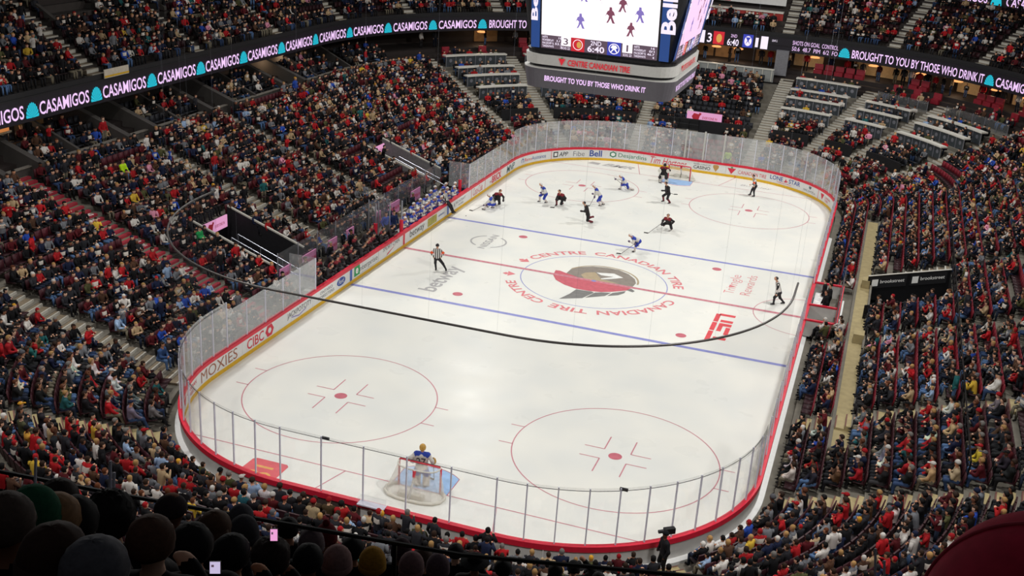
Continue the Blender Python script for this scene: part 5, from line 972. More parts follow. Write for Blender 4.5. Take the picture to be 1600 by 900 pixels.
def stick(hand, tip, label, blade=(0, 0), lab=None):
    h, p = np.array(hand, float), np.array(tip, float); d = (p-h)/np.linalg.norm(p-h); t = thing('hockey_stick', label, 'hockey stick', (0, 0, 0), 0, 'hockey sticks on the ice'); top = h-d*.25
    mb = MB(); mb.tube([top, p-d*.02+np.array([0, 0, .03])], .016, 5); mb.build('shaft', M['stickm'], t); bl = np.array([blade[0], blade[1], 0]); e = p+bl*.3
    mb = MB(); q = np.array([0, 0, .075]); w_ = np.cross(bl/(np.linalg.norm(bl)+1e-9), (0, 0, 1))*.012; z0 = np.array([0, 0, .008]); mb.hexa([p-w_+z0, e-w_+z0, e+w_+z0, p+w_+z0, p-w_+q, e-w_+q*.9, e+w_+q*.9, p+w_+q]); mb.build('blade', M['skate'], t)
GP = 'hockey players on the ice'
L8 = (('p1', 'player in white with blue shoulders standing upright, leftmost by the far left circle', WHITE, 'helm_w'), ('p2', 'player in dark red and black bending low below the far left circle', REDB, 'helm_k'), ('p3', 'player in white gliding at the lower right of the far left dot', WHITE, 'helm_w'), ('p4', 'player in black striding away from the blue line with one skate lifted', BLACK, 'helm_k'),
      ('p5', 'player in white stretching wide at the right edge of the far left circle', WHITE, 'helm_w'), ('p6', 'player in black standing in front of the far goal, stick held behind', BLACK, 'helm_k'), ('p7', 'player in dark red crouching alone in the slot, reaching out a long stick', REDB, 'helm_k'), ('p8', 'player in white skating over the far blue line with lowered stick', WHITE, 'helm_w'), ('dw', 'player in white bent low chasing the puck by the left boards', WHITE, 'helm_w'), ('dd', 'player in black leaning over an opponent in white by the left boards', REDB, 'helm_k'))
JS = {}
for key, lab, ms, hm in L8: JS[key] = hockey_man(key, 'hockey_player', 'player', lab, ms, hm, GP)
for key, lab, bl in (('p2', 'stick of the bending dark red player below the far left circle', (-1, -.3)), ('p3', 'stick of the gliding white player near the far left dot', (-.9, -.2)), ('p5', 'stick of the wide striding white player at the circle edge', (.9, .3)), ('p7', 'long stick reaching left of the crouching dark red player', (-1, .1)), ('p8', 'stick of the white player at the far blue line', (-1, -.1)), ('dw', 'stick of the low white player reaching for the puck', (-.9, .1)), ('dd', 'stick of the dark player leaning over by the left boards', (-.9, -.3))):
    hd = PLY[key]['hL'] if key in ('dw', 'p5') else PLY[key]['hR']; stick(hd, PLY[key]['st'], lab, bl)
stick((.45, 19.5, .95), (1.0, 19.78, .72), 'stick held behind the black player before the far goal', (.9, .4))
def back_number(J, t, txt, mt='k_ink'):
    n_, p_ = np.array(J['n']), np.array(J['p']); u = (n_-p_)/np.linalg.norm(n_-p_); c = p_+(n_-p_)*.62; bk = np.cross(u, (1.0, 0, 0)); bk = bk if bk[1] < 0 else -bk
    mb = MB(); put_text(mb, txt, lambda a, b: tuple(c+bk*.178-u*.2+u*.36*b+np.array([(a-.5)*.4, 0, 0])), 0, .02); mb.build('jersey_number', M[mt], t)
back_number(JS['dw'][1], JS['dw'][0], '35')
# goaltenders with pads, blocker, trapper and mask
def goalie(key, ms, label, mask, num=None):
    st = st_(1.22, MI, leg=1.25, sw=.25, hw=.14); J, o, a = to_local(PLY[key], PLY[key]['f']); t = thing('goaltender', label, 'player', tuple(o), a, GP); link('body', body_mesh('body', skeleton_caps(J, st), .03, [M[q] for q in ms]), t)
    h = np.array(J['h']); dome('mask', (h[0], h[1]+.0, h[2]+.01), .14, .155, .16, M[mask], t, -.6, None)
    for sx, fk in ((-1, 'fL'), (1, 'fR')):
        f_ = np.array(J[fk]); hp = np.array(J['p'])+[sx*.16, .06, -.05]; kn = (f_+[0, 0, .1]+hp)/2+[sx*.03, .14, 0]; mb = MB(); w_ = .145
        mb.loft([[(c[0]+sx*0-w_, c[1]+.02, c[2]), (c[0]-w_*.8, c[1]+.13, c[2]), (c[0]+w_*.8, c[1]+.13, c[2]), (c[0]+w_, c[1]+.02, c[2]), (c[0]+w_, c[1]-.07, c[2]), (c[0]-w_, c[1]-.07, c[2])] for c in (f_+[sx*.02, .1, .04], f_+[sx*.02, .12, .25], kn, hp+[0, .06, -.08])]); mb.build('leg_pad', M['pad'], t)
    for sx, hk, nm in ((-1, 'hL', 'catching_glove'), (1, 'hR', 'blocker')):
        c = np.array(J[hk])+[0, .08, 0]; mb = MB(); mb.loft([[(c[0]+r_*math.cos(x), c[1]+y, c[2]+r_*1.25*math.sin(x)) for x in np.linspace(0, 2*PI, 9)[:-1]] for r_, y in ((.1, -.05), (.14, 0), (.12, .06))]); mb.build(nm, M['pad' if sx < 0 or key == 'g' else 'mask'], t)
    if num: back_number(J, t, num)
    return t, J
gt, gJ = goalie('g2', ['skinp', 'j_white', 'j_blue', 'j_blue', 'pad', 'skate', 'pad'], 'goaltender in white and blue with gold mask, back turned, before the near goal', 'mask', '27')
goalie('g', ['skinp', 'j_black', 'j_dred', 'p_black', 'pad', 'skate', 'pad'], 'goaltender in black and red with white pads at the far goal post', 'helm_k')
stick((.40, -26.7, 1.13), (.3, -26.3, .02), 'wide paddled stick of the near goaltender', (-.9, .3))
stick((-1.37, 25.45, 1.0), (-1.3, 25.2, .02), 'stick of the far goaltender beside the goal post', (.9, -.2))
# referees
RS_ = st_(1.0, {'top': 1, 'yoke': 1, 'arm': 1, 'pants': 3, 'sock': 4, 'shoe': 5, 'glove': 6}, hand=.045, sw=.18, hw=.1)
for key, lab, band_ in (('ref1', 'referee in stripes with orange armbands standing near the far right circle', 1), ('ref2', 'referee in stripes with orange armbands seen from behind at the centre line', 1), ('lin', 'linesman in stripes striding by the right boards at the referee crease', 0)):
    t, J = hockey_man(key, 'referee', 'referee', lab, REF, 'helm_k', 'officials on the ice', .03, style=RS_)
    if band_:
        for sx, hk in ((-1, 'hL'), (1, 'hR')):
            n_, p_ = np.array(J['n']), np.array(J['p']); u = (n_-p_)/np.linalg.norm(n_-p_); sh = n_+np.array([sx*.18, 0, 0])-.05*u; el = ik(sh, np.array(J[hk]), .29, .27, np.array([sx*.7, -.25, -.8])); mb = MB(); mb.tube([sh+(el-sh)*.55, sh+(el-sh)*1.08], .086, 8); mb.build('armband', M['orange'], t)
# linesman perched on the boards with his legs over the ice
PLY['lin3'] = {'h': [-13.25, 7.35, 2.0], 'n': [-13.15, 7.4, 1.75], 'p': [-13.0, 7.45, 1.25], 'hL': [-13.0, 7.75, 1.2], 'hR': [-12.95, 7.15, 1.2], 'fL': [-12.5, 7.6, .4], 'fR': [-12.5, 7.35, .4], 'f': 0}
J, o, a = to_local(PLY['lin3'], 0); t = thing('referee', 'linesman in stripes sitting on the left boards with legs hanging over', 'referee', tuple(o), a, 'officials on the ice'); link('body', body_mesh('body', skeleton_caps(J, RS_), .03, [M[q] for q in REF]), t); dome('helmet', (J['h'][0], J['h'][1]-.012, J['h'][2]+.018), .118, .135, .12, M['helm_k'], t, -.3, .35); add_face(t, J['h'])
mb = MB(); mb.loft([[(-11.91+.04*math.cos(x), 8.57+.04*math.sin(x), z) for x in np.linspace(0, 2*PI, 13)[:-1]] for z in (0.012, .037)]); tag(mb.build('puck', M['black']), 'black puck lying on the ice near the left boards', 'puck')

# ------------------------------------------------------------------ benches on the left: players, coaches, posts, panels
mb = MB(); loop_surface(mb, 10.1, 33.8, [(.14, .3), (2.6, .3), (2.6, .8)]); struct(mb.build('floor.004', M['grey']))
bench = thing('players_bench', 'long grey bench with red ends behind the left boards', 'bench')
for a, b_ in ((10.4, 21.6), (22.6, 33.4)): mb = MB(); strip(mb, a, b_, [(.62, .3), (.62, .78), (1.0, .78), (1.0, .3)], 0, 3); mb.build('bench_seat', M['outer'], bench)
for q, (a, b_) in enumerate(((10.4, 11.6), (13.0, 14.6), (16.2, 17.3), (18.6, 19.6), (22.8, 23.6), (24.8, 26.6), (28.6, 30.2))):
    mb = MB(); strip(mb, a, b_, [(2.45, .9), (2.45, 1.75), (2.52, 1.75), (2.52, .9)], 0, 3); o = mb.build('pink_banner', mat('banner_pink', '#d98fbd', .6, .1) if q == 0 else bpy.data.materials['banner_pink']); tag(o, 'pink banner behind the %s bench, %s from the near end' % ('home' if a < 22 else 'visiting', ordn(q if a < 22 else q-4)), 'banner', 'pink banners behind the benches')
    mb = MB(); put_text(mb, 'EVERYONE IN', lambda x, z: P3(a+.1+(b_-a-.2)*x, 2.43, 1.2+.22*z), 0, 0); mb.build('banner_lettering', M['r_ink'], o)
for q, (s_, d, z1) in enumerate(((22.05, .25, 2.35), (21.2, 1.7, 2.1), (33.3, .6, 2.3))): t = thing('padded_post', 'red padded post %s' % ('at the boards between the two benches', 'behind the gap between the two benches', 'at the far end of the visiting bench')[q], 'post', P3(s_, d, .3)); mb = MB(); mb.tube([(0, 0, 0), (0, 0, z1-.8)], .13, 8); mb.build('red_padding', M['red'], t); mb = MB(); mb.tube([(0, 0, z1-.8), (0, 0, z1+.5)], .05, 6); mb.build('post', M['steel'], t)
dv_ = thing('bench_divider', 'glass divider with steel posts standing between the two benches', 'divider')
for d in (.9, 1.7, 2.4): mb = MB(); mb.tube([P3(21.6, d, .3), P3(21.6, d, 3.0)], .04, 6); mb.build('divider_post', M['steel'], dv_)
for d0, d1 in ((.95, 1.65), (1.75, 2.35)): mb = MB(); mb.hexa([P3(21.59, d0, 1.0), P3(21.61, d0, 1.0), P3(21.61, d1, 1.0), P3(21.59, d1, 1.0), P3(21.59, d0, 2.9), P3(21.61, d0, 2.9), P3(21.61, d1, 2.9), P3(21.59, d1, 2.9)]); mb.build('glass_panel', M['glassc'], dv_)
bg = thing('bench_glass', 'tall clear glass panels standing behind the benches', 'safety glass')
for k, (a, b_) in enumerate(zip(srange(10.3, 33.6, 2.4)[:-1], srange(10.3, 33.6, 2.4)[1:])):
    mb = MB(); mb.loft([[P3(x, 2.56, .8), P3(x, 2.58, .8), P3(x, 2.58, 2.7), P3(x, 2.56, 2.7)] for x in (a+.03, b_-.03)]); mb.build('glass_panel', M['glassc'], bg); mb = MB(); mb.tube([P3(a, 2.57, .8), P3(a, 2.57, 2.75)], .03, 5); mb.build('glass_post', M['steel'], bg)
def sit(h=.75, lean=.3, hx=.16, hy=.5, hz=.35): return {'p': (0, 0, .1), 'n': (0, lean*.55, .56), 'h': (0, lean*.8+.02, .80), 'hL': (-hx, hy, hz), 'hR': (hx, hy, hz), 'fL': (-.16, .42, -.48), 'fR': (.16, .42, -.48), 'kL': (-.16, .42, .05), 'kR': (.16, .42, .05)}
bm = {}
for q in range(3):
    J = sit(lean=(.25, .5, .05)[q], hx=(.12, .2, .05)[q], hy=(.42, .55, .35)[q], hz=(.3, .4, .2)[q]); caps = skeleton_caps(J, st_(1.13, MI))
    bm[q] = (J, body_mesh('body', caps, .045, [M[x] for x in WHITE]), body_mesh('body', caps, .045, [M[x] for x in (REDB if q != 1 else BLACK)]))
def bench_player(s, d, z, home, q, label, grp):
    p, nn = path(s, d); J = bm[q][0]; t = thing('bench_player', label, 'player', (p[0], p[1], z), math.atan2(-nn[1], -nn[0])-PI/2+rng.normal()*.15, grp); link('body', bm[q][2 if home else 1], t); h = J['h']; dome('helmet', (h[0], h[1]-.012, h[2]+.018), .118, .135, .12, M['helm_k' if home else 'helm_w'], t, -.3, .35, 10, 5)
for k in range(15): bench_player(10.9+.7*k, .62+.18*(k % 2), .98, True, int(rng.integers(0, 3)), 'black clad player on the home bench, %s from the near end' % ordn(k), 'players on the home bench')
for k in range(14): bench_player(23.0+.72*k, .62+.22*(k % 2), .86+.06*(k % 2), False, int(rng.integers(0, 3)), 'white and blue player on the visiting bench, %s from the divider' % ordn(k), 'players on the visiting bench')
for k in range(8): bench_player(11.4+1.2*k, 1.35, 1.12, True, int(rng.integers(0, 3)), 'black clad player in the raised back row of the home bench, %s along' % ordn(k), 'players on the home bench')
for k in range(6): bench_player(25.6+1.15*k, 1.35, 1.08, False, int(rng.integers(0, 3)), 'white and blue player in the raised back row of the visiting bench, %s along' % ordn(k), 'players on the visiting bench')
# seated and standing spectators built one by one
SPM = ['skin', 'jacket', 'jacket', 'trous', 'trous', 'shoe', 'skin']
SPS = st_(1.02, MI, hand=.04, sw=.19, hw=.1)
def sit2(lean, hL, hR, spread=.14, fy=.45): return {'p': (0, 0, .1), 'n': (0, lean*.5, .58), 'h': (0, lean*.55+.02, .82), 'hL': hL, 'hR': hR, 'fL': (-spread, fy, -.44), 'fR': (spread, fy+.03, -.44), 'kL': (-spread, .43, .08), 'kR': (spread, .43, .08)}
SV = [sit2(.0, (-.08, .34, .18), (.08, .34, .18)), sit2(.28, (-.05, .42, .22), (.05, .42, .24)), sit2(-.1, (.06, .24, .3), (-.06, .26, .28)), sit2(.1, (-.16, .36, .14), (.1, .32, .5)), sit2(.05, (-.2, .38, .12), (.2, .38, .12), .2, .55), sit2(.15, (-.06, .3, .42), (.06, .3, .42), .1, .3)]
SB = [body_mesh('body', skeleton_caps(J, SPS), .05, [M[x] for x in SPM]) for J in SV]
stand_J = {'p': (0, 0, .95), 'n': (0, .02, 1.45), 'h': (0, .04, 1.7), 'hL': (-.28, .12, .9), 'hR': (.28, .12, .92), 'fL': (-.14, 0, 0), 'fR': (.14, .06, 0)}
STB = body_mesh('body', skeleton_caps(stand_J, SPS), .045, [M[x] for x in SPM]); 
def lk(me, i, k): return link(me, i, k)
def hair_mesh(kind):
    t = bpy.data.objects.new('tmp', None)
    if kind == 'short': o = dome('hair', (0, -.012, .018), .119, .13, .122, M['hair'], None, -.35, .45, 10, 5)
    elif kind == 'long': o = dome('hair', (0, -.02, .014), .126, .133, .126, M['hair'], None, -.9, .5, 10, 6)
    elif kind == 'cap': o = dome('cap', (0, -.005, .03), .114, .124, .1, M['knit'], None, 0, .15, 10, 5)
    else: o = dome('knit_hat', (0, -.008, .025), .12, .128, .14, M['knit'], None, -.1, .1, 10, 5)
    me = o.data; bpy.data.objects.remove(o)
    if kind == 'cap':
        bm_ = [(-.07, .1, .045), (.07, .1, .045), (.055, .21, .03), (-.055, .21, .03), (-.07, .1, .055), (.07, .1, .055), (.055, .21, .04), (-.055, .21, .04)]; V = [tuple(v.co) for v in me.vertices]+bm_; Fc = [tuple(p.vertices) for p in me.polygons]; k = len(V)-8; mb = MB(); mb.v = V; mb.f = Fc+[tuple(k+i for i in f) for f in [(3, 2, 1, 0), (4, 5, 6, 7), (0, 1, 5, 4), (1, 2, 6, 5), (2, 3, 7, 6), (3, 0, 4, 7)]]; mb.m = [0]*len(mb.f); me = mb.mesh('cap', M['knit'], True)
    return me
HM = {k: hair_mesh(k) for k in ('short', 'long', 'cap', 'knit')}
seen = {}
order = cand[np.lexsort((ST[cand, 5], ST[cand, 4]))]
for j in order:
    q = ST[j]; ti = int(pick(TOPS, 1)[0]); r_ = rng.random(); wh = where(q[5]); row = ordn(int(q[4]))
    if r_ < .72: hi = int(pick(HAIR, 1)[0]); hk = 'short' if rng.random() < .62 else 'long'; hname = '%s%s hair' % ('long ' if hk == 'long' else '', HAIR[hi][0]); hc = lin(HAIR[hi][1]); on = 'hair'
    else: hi = int(pick(HATS, 1)[0]); hk = 'cap' if rng.random() < .5 else 'knit'; hname = HATS[hi][0].replace('cap', 'cap' if hk == 'cap' else 'hat'); hc = lin(HATS[hi][1]); on = 'cap' if hk == 'cap' else 'knit_hat'
    v = int(rng.integers(0, 6)); key = (ti, hname, wh, row); seen[key] = seen.get(key, 0)+1; nth = seen[key]
    lab = '%s top with %s, spectator %s row of the %s' % (TOPS[ti][0], hname, row, wh)+('' if nth == 1 else ', %s such' % ordn(nth-1))
    t = thing('spectator', lab, 'person', (q[0], q[1], q[2]-.02), q[3]+rng.normal()*.2, 'nearest spectators'); o = link('body', SB[v], t); o.color = (*[c*rng.uniform(.85, 1.15) for c in TOPC[ti]], 1); t.scale = (rng.uniform(.94, 1.06),)*3
    h = SV[v]['h']; o = link(on, HM[hk], t, h); o.color = (*hc, 1)
def standing(loc, yaw, top, hairc, hk, label, grp=None, cat='person', name='person'):
    t = thing(name, label, cat, loc, yaw, grp); o = link('body', STB, t); o.color = (*lin(top), 1); o = link({'cap': 'cap', 'knit': 'knit_hat'}.get(hk, 'hair'), HM[hk], t, stand_J['h']); o.color = (*lin(hairc), 1); return t
for k, (s_, tp_c, nm) in enumerate(((12.1, '#15161b', 'home'), (15.2, '#15161b', 'home'), (17.9, '#1b1b22', 'home'), (23.6, '#22304f', 'visiting'), (27.4, '#1d2230', 'visiting'), (31.2, '#39393e', 'visiting'))): standing((*path(s_, 1.85)[0], .3), -PI/2, tp_c, ('#2b1c13', '#8b8782', '#0d0b0b')[k % 3], 'short', 'coach in dark suit standing behind the %s bench, %s from the near end' % (nm, ordn(k % 3)), 'coaches behind the benches', 'coach', 'coach')
for k, (s_, d) in enumerate(((22.3, 1.5), (22.9, 1.2))): standing((*path(s_, d)[0], .3), -PI/2-.5, '#3a57b4' if k == 0 else '#23325c', '#2b1c13', 'short', 'staff member in blue standing by the bench divider, %s one' % ('first' if k == 0 else 'second'))
co = standing((*path(130.9, .95)[0], 0.25), 2.2, '#17171b', '#141418', 'knit', 'camera operator in black standing behind the near right glass')
t = thing('video_camera', 'black video camera held up by the operator behind the near right glass', 'camera', (*path(130.7, .75)[0], 1.95), 2.2); mb = MB(); mb.box((0, 0, 0), (.18, .42, .22)); mb.build('camera_body', M['black'], t); mb = MB(); mb.tube([(0, .2, 0), (0, .42, 0)], .07, 8); mb.build('lens', M['dark'], t)
for k, (x, y) in enumerate(((13.75, 1.75), (14.1, 1.1), (13.95, -.2))): standing((x, y, .2), PI/2+.2*k, '#141417', '#2b1c13', 'short', 'official in black inside the penalty boxes, %s from the far end' % ordn(k), 'officials in the penalty boxes')
for k, (s_, d, c, l_) in enumerate(((53.4, 8.2, '#b3161f', 'usher in red standing on the stairs left of the scoreboard'), (62.6, 4.2, '#131316', 'person in black standing in the gate behind the far goal'), (14.9, 17.5, '#a3151d', 'usher in red standing beside the box wall of the left stand'))): standing((*path(s_, d)[0], (rowz(6)+.5, .28, 5.95)[k]), (PI, PI, -PI/2)[k], c, '#2b1c13', 'short', l_)

# ------------------------------------------------------------------ the nearest spectators, seen from behind on the near upper deck
FGB = [body_mesh('body', skeleton_caps(J, SPS), .035, [M[x] for x in SPM]) for J in SV[:4]]
Jp = sit2(.05, (-.08, .34, .18), (.3, .16, .62)); Jp['hR'] = (.26, .18, .86)
FGP = body_mesh('body', skeleton_caps(Jp, st_(1.02, MI, hand=.036, sw=.19, hw=.1, fingers=True)), .018, [M[x] for x in SPM])
def fg_head(kind, parent, h, col, seed):
    c = (h[0], h[1]-.012, h[2]+.012)
    if kind == 'short': o = dome('hair', c, .124, .136, .13, M['hair'], parent, -.45, .5, 22, 11, .05, seed)
    elif kind == 'curly': o = dome('hair', (c[0], c[1]-.01, c[2]+.015), .142, .15, .145, M['hair'], parent, -.65, .45, 26, 15, .16, seed)
    elif kind == 'long':
        o = dome('hair', c, .128, .138, .132, M['hair'], parent, -.5, .5, 22, 10, .04, seed); mb = MB(); rings = []
        for i, (z, w_, d) in enumerate(((.02, .118, .1), (-.12, .128, .1), (-.26, .125, .085), (-.36, .09, .055))): rings.append([(c[0]+w_*math.cos(a)*(1+.06*math.sin(9*a+i)), c[1]-.045+d*math.sin(a)*(.55 if math.sin(a) > 0 else 1), c[2]+z) for a in np.linspace(0, 2*PI, 17)[:-1]])
        mb.loft(rings[::-1]); q = mb.build('long_hair', M['hair'], parent, True); q.color = (*col, 1)
    elif kind == 'bald': o = dome('hair', (c[0], c[1], c[2]-.03), .107, .118, .1, M['hair'], parent, -.5, .95, 18, 5, .04, seed)
    elif kind == 'cap':
        o = dome('cap', c, .124, .134, .12, M['knit'], parent, -.05, .15, 20, 8, 0, seed); mb = MB(); mb.loft([[(c[0]+x, c[1]+.1+y, c[2]+z) for x, y in ((-.08, 0), (-.07, .09), (0, .12), (.07, .09), (.08, 0))] for z in (.0, .012)]); q = mb.build('cap_brim', M['knit'], parent); q.color = (*col, 1)
    elif kind == 'brim':
        o = dome('hat', c, .118, .128, .13, M['knit'], parent, .05, .1, 20, 8, 0, seed); mb = MB(); mb.loft([[(c[0]+r_*math.cos(a), c[1]+r_*1.08*math.sin(a), c[2]+z) for a in np.linspace(0, 2*PI, 21)[:-1]] for r_, z in ((.11, .02), (.2, .0), (.2, .01), (.11, .04))]); q = mb.build('hat_brim', M['knit'], parent); q.color = (*col, 1)
    else:
        o = dome('knit_hat', (c[0], c[1], c[2]+.01), .127, .137, .152, M['knit'], parent, -.35, .05, 24, 10, .02, seed); mb = MB(); mb.loft([[(c[0]+r_*math.cos(a), c[1]+r_*1.07*math.sin(a), c[2]+z) for a in np.linspace(0, 2*PI, 25)[:-1]] for r_, z in ((.122, -.06), (.13, -.05), (.13, .0), (.122, .01))]); q = mb.build('hat_cuff', M['knit'], parent, True); q.color = (*col, 1)
        if kind == 'pom': mb = MB(); mb.loft([[(c[0]+.045*math.cos(e)*math.cos(a), c[1]+.045*math.cos(e)*math.sin(a), c[2]+.175+.045*math.sin(e)) for a in np.linspace(0, 2*PI, 11)[:-1]] for e in np.linspace(-1.4, 1.4, 6)]); q = mb.build('pompom', M['knit'], parent, True); q.color = (*col, 1)
    o.color = (*col, 1); return o
def plane_hit(u, v, dz=0.0):
    dz = dz-.1-.22*min(1, max(0, (u-250)/200))
    d = FV+RV*(u-800)/FPX-UV*(v-450)/FPX; t = (21.25+dz-.66*(CAM[1]+60.4)-CAM[2])/(d[2]+.66*d[1]); return CAM+t*d
FG = [(55, 808, 'knit', '#12402b', 'dark green knit hat, left of the big dark haired head'), (12, 815, 'short', '#3a302b', 'greying dark hair in profile at the left edge'), (87, 872, 'long', '#2a1a14', 'large head of brown hair near the lower left corner'), (172, 808, 'curly', '#0d0a0b', 'big dark hair behind the front railing at the left'), (117, 815, 'short', '#0f0d10', 'black hair between the green knit hat and the big dark head'), (88, 812, 'long', '#6b5036', 'long blond hair beside the green knit hat'),
      (93, 782, 'short', '#1b1512', 'short dark hair just above the green knit hat'), (237, 845, 'short', '#3f2a1f', 'big round head of reddish brown hair, lower left'), (300, 852, 'short', '#0e0c0e', 'black hair right of the big reddish brown head'), (268, 797, 'cap', '#241c1e', 'dark cap with paler front above the reddish brown head'), (150, 894, 'short', '#45454a', 'grey hair low at the lower left edge'), (362, 866, 'short', '#0b0a0c', 'black hair just left of the curly head'), (381, 834, 'knit', '#2b2a2e', 'charcoal knit hat above the black haired head'), (336, 824, 'long', '#3c2a1e', 'long brown hair between dark heads, lower left'), (377, 812, 'knit', '#36353a', 'small grey knit hat near the railing at the left'),
      (424, 872, 'curly', '#1f1512', 'large dark curly hair below the lit pink phone'), (482, 874, 'short', '#0c0b0d', 'black hair right of the curly head'), (487, 850, 'knit', '#4a3f43', 'mauve grey knit hat behind the black haired head'), (527, 880, 'knit', '#6a5250', 'pale dusty pink knit hat, lower middle left'), (510, 838, 'pom', '#4c0f16', 'dark red knit hat with pompom near the railing'), (450, 826, 'short', '#08080a', 'black hair right of the lit pink phone'), (551, 858, 'short', '#0d0c0e', 'black hair between the red and the mustard knit hats'), (582, 880, 'knit', '#7d5a1c', 'large mustard yellow knit hat at the bottom'), (627, 860, 'knit', '#2c2025', 'dark plum knit hat right of the mustard hat'), (643, 886, 'knit', '#5c4748', 'rosy grey knit hat at the bottom beside the mustard hat'), (660, 872, 'short', '#33231d', 'brown hair behind the rosy grey knit hat'), (684, 887, 'knit', '#43363b', 'patterned plum knit hat at the bottom middle'), (742, 878, 'brim', '#0b0b0d', 'black brimmed hat at the bottom middle'), (786, 888, 'short', '#0c0c0e', 'black hair right of the brimmed hat'), (712, 862, 'short', '#151216', 'dark hair left of the brimmed hat near the railing'),
      (868, 892, 'long', '#15110f', 'long dark hair left of the pointing person'), (1003, 893, 'cap', '#0d0d0f', 'black cap right of the raised hand'), (1047, 898, 'short', '#201a1a', 'dark hair at the bottom right of the black cap'), (1066, 884, 'short', '#241512', 'auburn hair below the camera operator'), (1122, 894, 'short', '#141214', 'dark hair at the bottom below the near right boards'), (1172, 899, 'cap', '#3a3a3c', 'grey cap at the bottom right'), (1262, 896, 'knit', '#5a3a3e', 'pale edged maroon knit hat at the bottom right'), (1347, 890, 'short', '#0b0a0b', 'black hair at the bottom beside the steel posts'), (1215, 902, 'short', '#1b1518', 'dark hair low between the grey cap and maroon hat'), (935, 905, 'short', '#101012', 'dark hair at the bottom below the raised hand')]
FGC = ['#0c0d11', '#121218', '#0e0e10', '#1b1a1d', '#191013', '#0d1118']
def fg_person(u, v, kind, colh, lab, k, body=None, J=None, dz=0.0):
    J = J or SV[k % 4]; hp = plane_hit(u, v, dz); yaw = .30+rng.normal()*.12; c, s = math.cos(yaw), math.sin(yaw); h = J['h']; o = (hp[0]-(c*h[0]-s*h[1]), hp[1]-(s*h[0]+c*h[1]), hp[2]-h[2])
    t = thing('spectator', 'spectator from behind, '+lab, 'person', o, yaw, 'spectators on the near upper deck'); b_ = link('body', body or FGB[k % 4], t); b_.color = (*lin(FGC[k % 6]), 1); fg_head(kind, t, h, [min(1, x*2.4+.004) for x in lin(colh)], k); return t
for k, q in enumerate(FG): fg_person(*q, k)
fg_person(896, 887, 'knit', '#0c0c0e', 'black knit hat, right hand raised and pointing', 2, FGP, Jp)
def at(u, v, d): return tuple(CAM+d*(FV+RV*(u-800)/FPX-UV*(v-450)/FPX))
# dark red hat at the left edge
t = fg_person(2, 668, 'knit', '#4a0d12', 'dark red knit hat at the left edge above the railing', 1, None, None, 1.05)
# very near burgundy hat in the lower right corner
t = thing('spectator', 'close spectator in a burgundy hat filling the lower right corner', 'person', (0, 0, 0), 0, None); hp = at(1652, 1026, 1.30); t.location = (hp[0]-.0, hp[1]-.01, hp[2]-.86); t.rotation_euler = (0, 0, .3)
b_ = link('body', FGB[0], t); b_.color = (*lin('#1a0a0d'), 1); h = (0, .02, .86)
o = dome('burgundy_hat', h, .15, .165, .16, M['knit'], t, -.4, .0, 40, 16); o.color = (*lin('#d22b4c'), 1)
mb = MB(); mb.tube([(h[0]+.151*math.cos(e)*math.cos(2.6), h[1]+.166*math.cos(e)*math.sin(2.6), h[2]+.161*math.sin(e)) for e in np.linspace(-.3, 1.45, 14)], .0025, 5); o = mb.build('hat_seam', M['knit'], t, True); o.color = (*lin('#e0566a'), 1)
# two lit phones held up by spectators near the railing
for k, (u, v, d, w_, hh, lab) in enumerate(((428, 836, 7.2, .05, .08, 'lit phone with pink screen held up near the railing'), (336, 887, 5.3, .054, .06, 'lit phone held low among the dark heads, lower left'))):
    t = thing('phone', lab, 'phone', at(u, v, d), 0); mb = MB()
    def P_(a, b, c): return tuple(RV*a+UV*b+FV*c)
    mb.hexa([P_(-w_/2, -hh/2, 0), P_(w_/2, -hh/2, 0), P_(w_/2, -hh/2, .009), P_(-w_/2, -hh/2, .009), P_(-w_/2, hh/2, 0), P_(w_/2, hh/2, 0), P_(w_/2, hh/2, .009), P_(-w_/2, hh/2, .009)]); mb.build('phone_case', M['black'], t)
    mb = MB(); x, y = w_*.46, hh*.47; mb.poly([P_(-x, -y, -.001), P_(x, -y, -.001), P_(x, y, -.001), P_(-x, y, -.001)]); mb.build('phone_screen', emat('phone_glow_%d' % k, ('#f5a6dc', '#cbbfe0')[k], .95), t)
    mb = MB(); mb.poly([P_(-x*.7, y*.1, -.002), P_(-x*.2, y*.1, -.002), P_(-x*.2, y*.5, -.002), P_(-x*.7, y*.5, -.002)]); mb.build('screen_icon', M['scr_d'], t)
# goal judge box on the boards behind the near goal
t = thing('light_box', 'pale box with clear sides on the boards behind the near goal', 'box', P3(141.7, .2, BH+.03)); mb = MB(); mb.box((0, 0, .16), (1.05, .3, .3), 0, 0); mb.build('box_shell', M['glassc'], t); mb = MB(); mb.box((0, 0, .02), (1.1, .34, .05)); mb.build('box_base', M['post'], t)

# a few spectators who stand out in the stands
for k, (x, y, z, c, hc_, hk, l_) in enumerate(((-26.81, -10.07, 5.35, '#b6e01a', '#2b1c13', 'short', 'spectator in bright lime jacket high in the left stand, among red tops'), (-14.84, -23.6, 1.27, '#35517f', '#2b1c13', 'short', 'spectator in blue denim shirt beside the near left aisle'), (-19.9, -12.6, 3.0, '#1f9a52', '#2b1c13', 'cap', 'spectator in green top near the opening of the left stand'))):
    t = thing('spectator', l_, 'person', (x, y, z-.02), -PI/2, 'spectators who stand out in the stands'); o = link('body', SB[k % 6], t); o.color = (*lin(c), 1); o = link('hair' if hk == 'short' else 'cap', HM[hk], t, SV[k % 6]['h']); o.color = (*lin(hc_), 1)
standing((*path(64.95, 1.3)[0], .3), PI, '#b6e01a', '#2b1c13', 'short', 'steward in lime jacket standing by the gate behind the far goal')

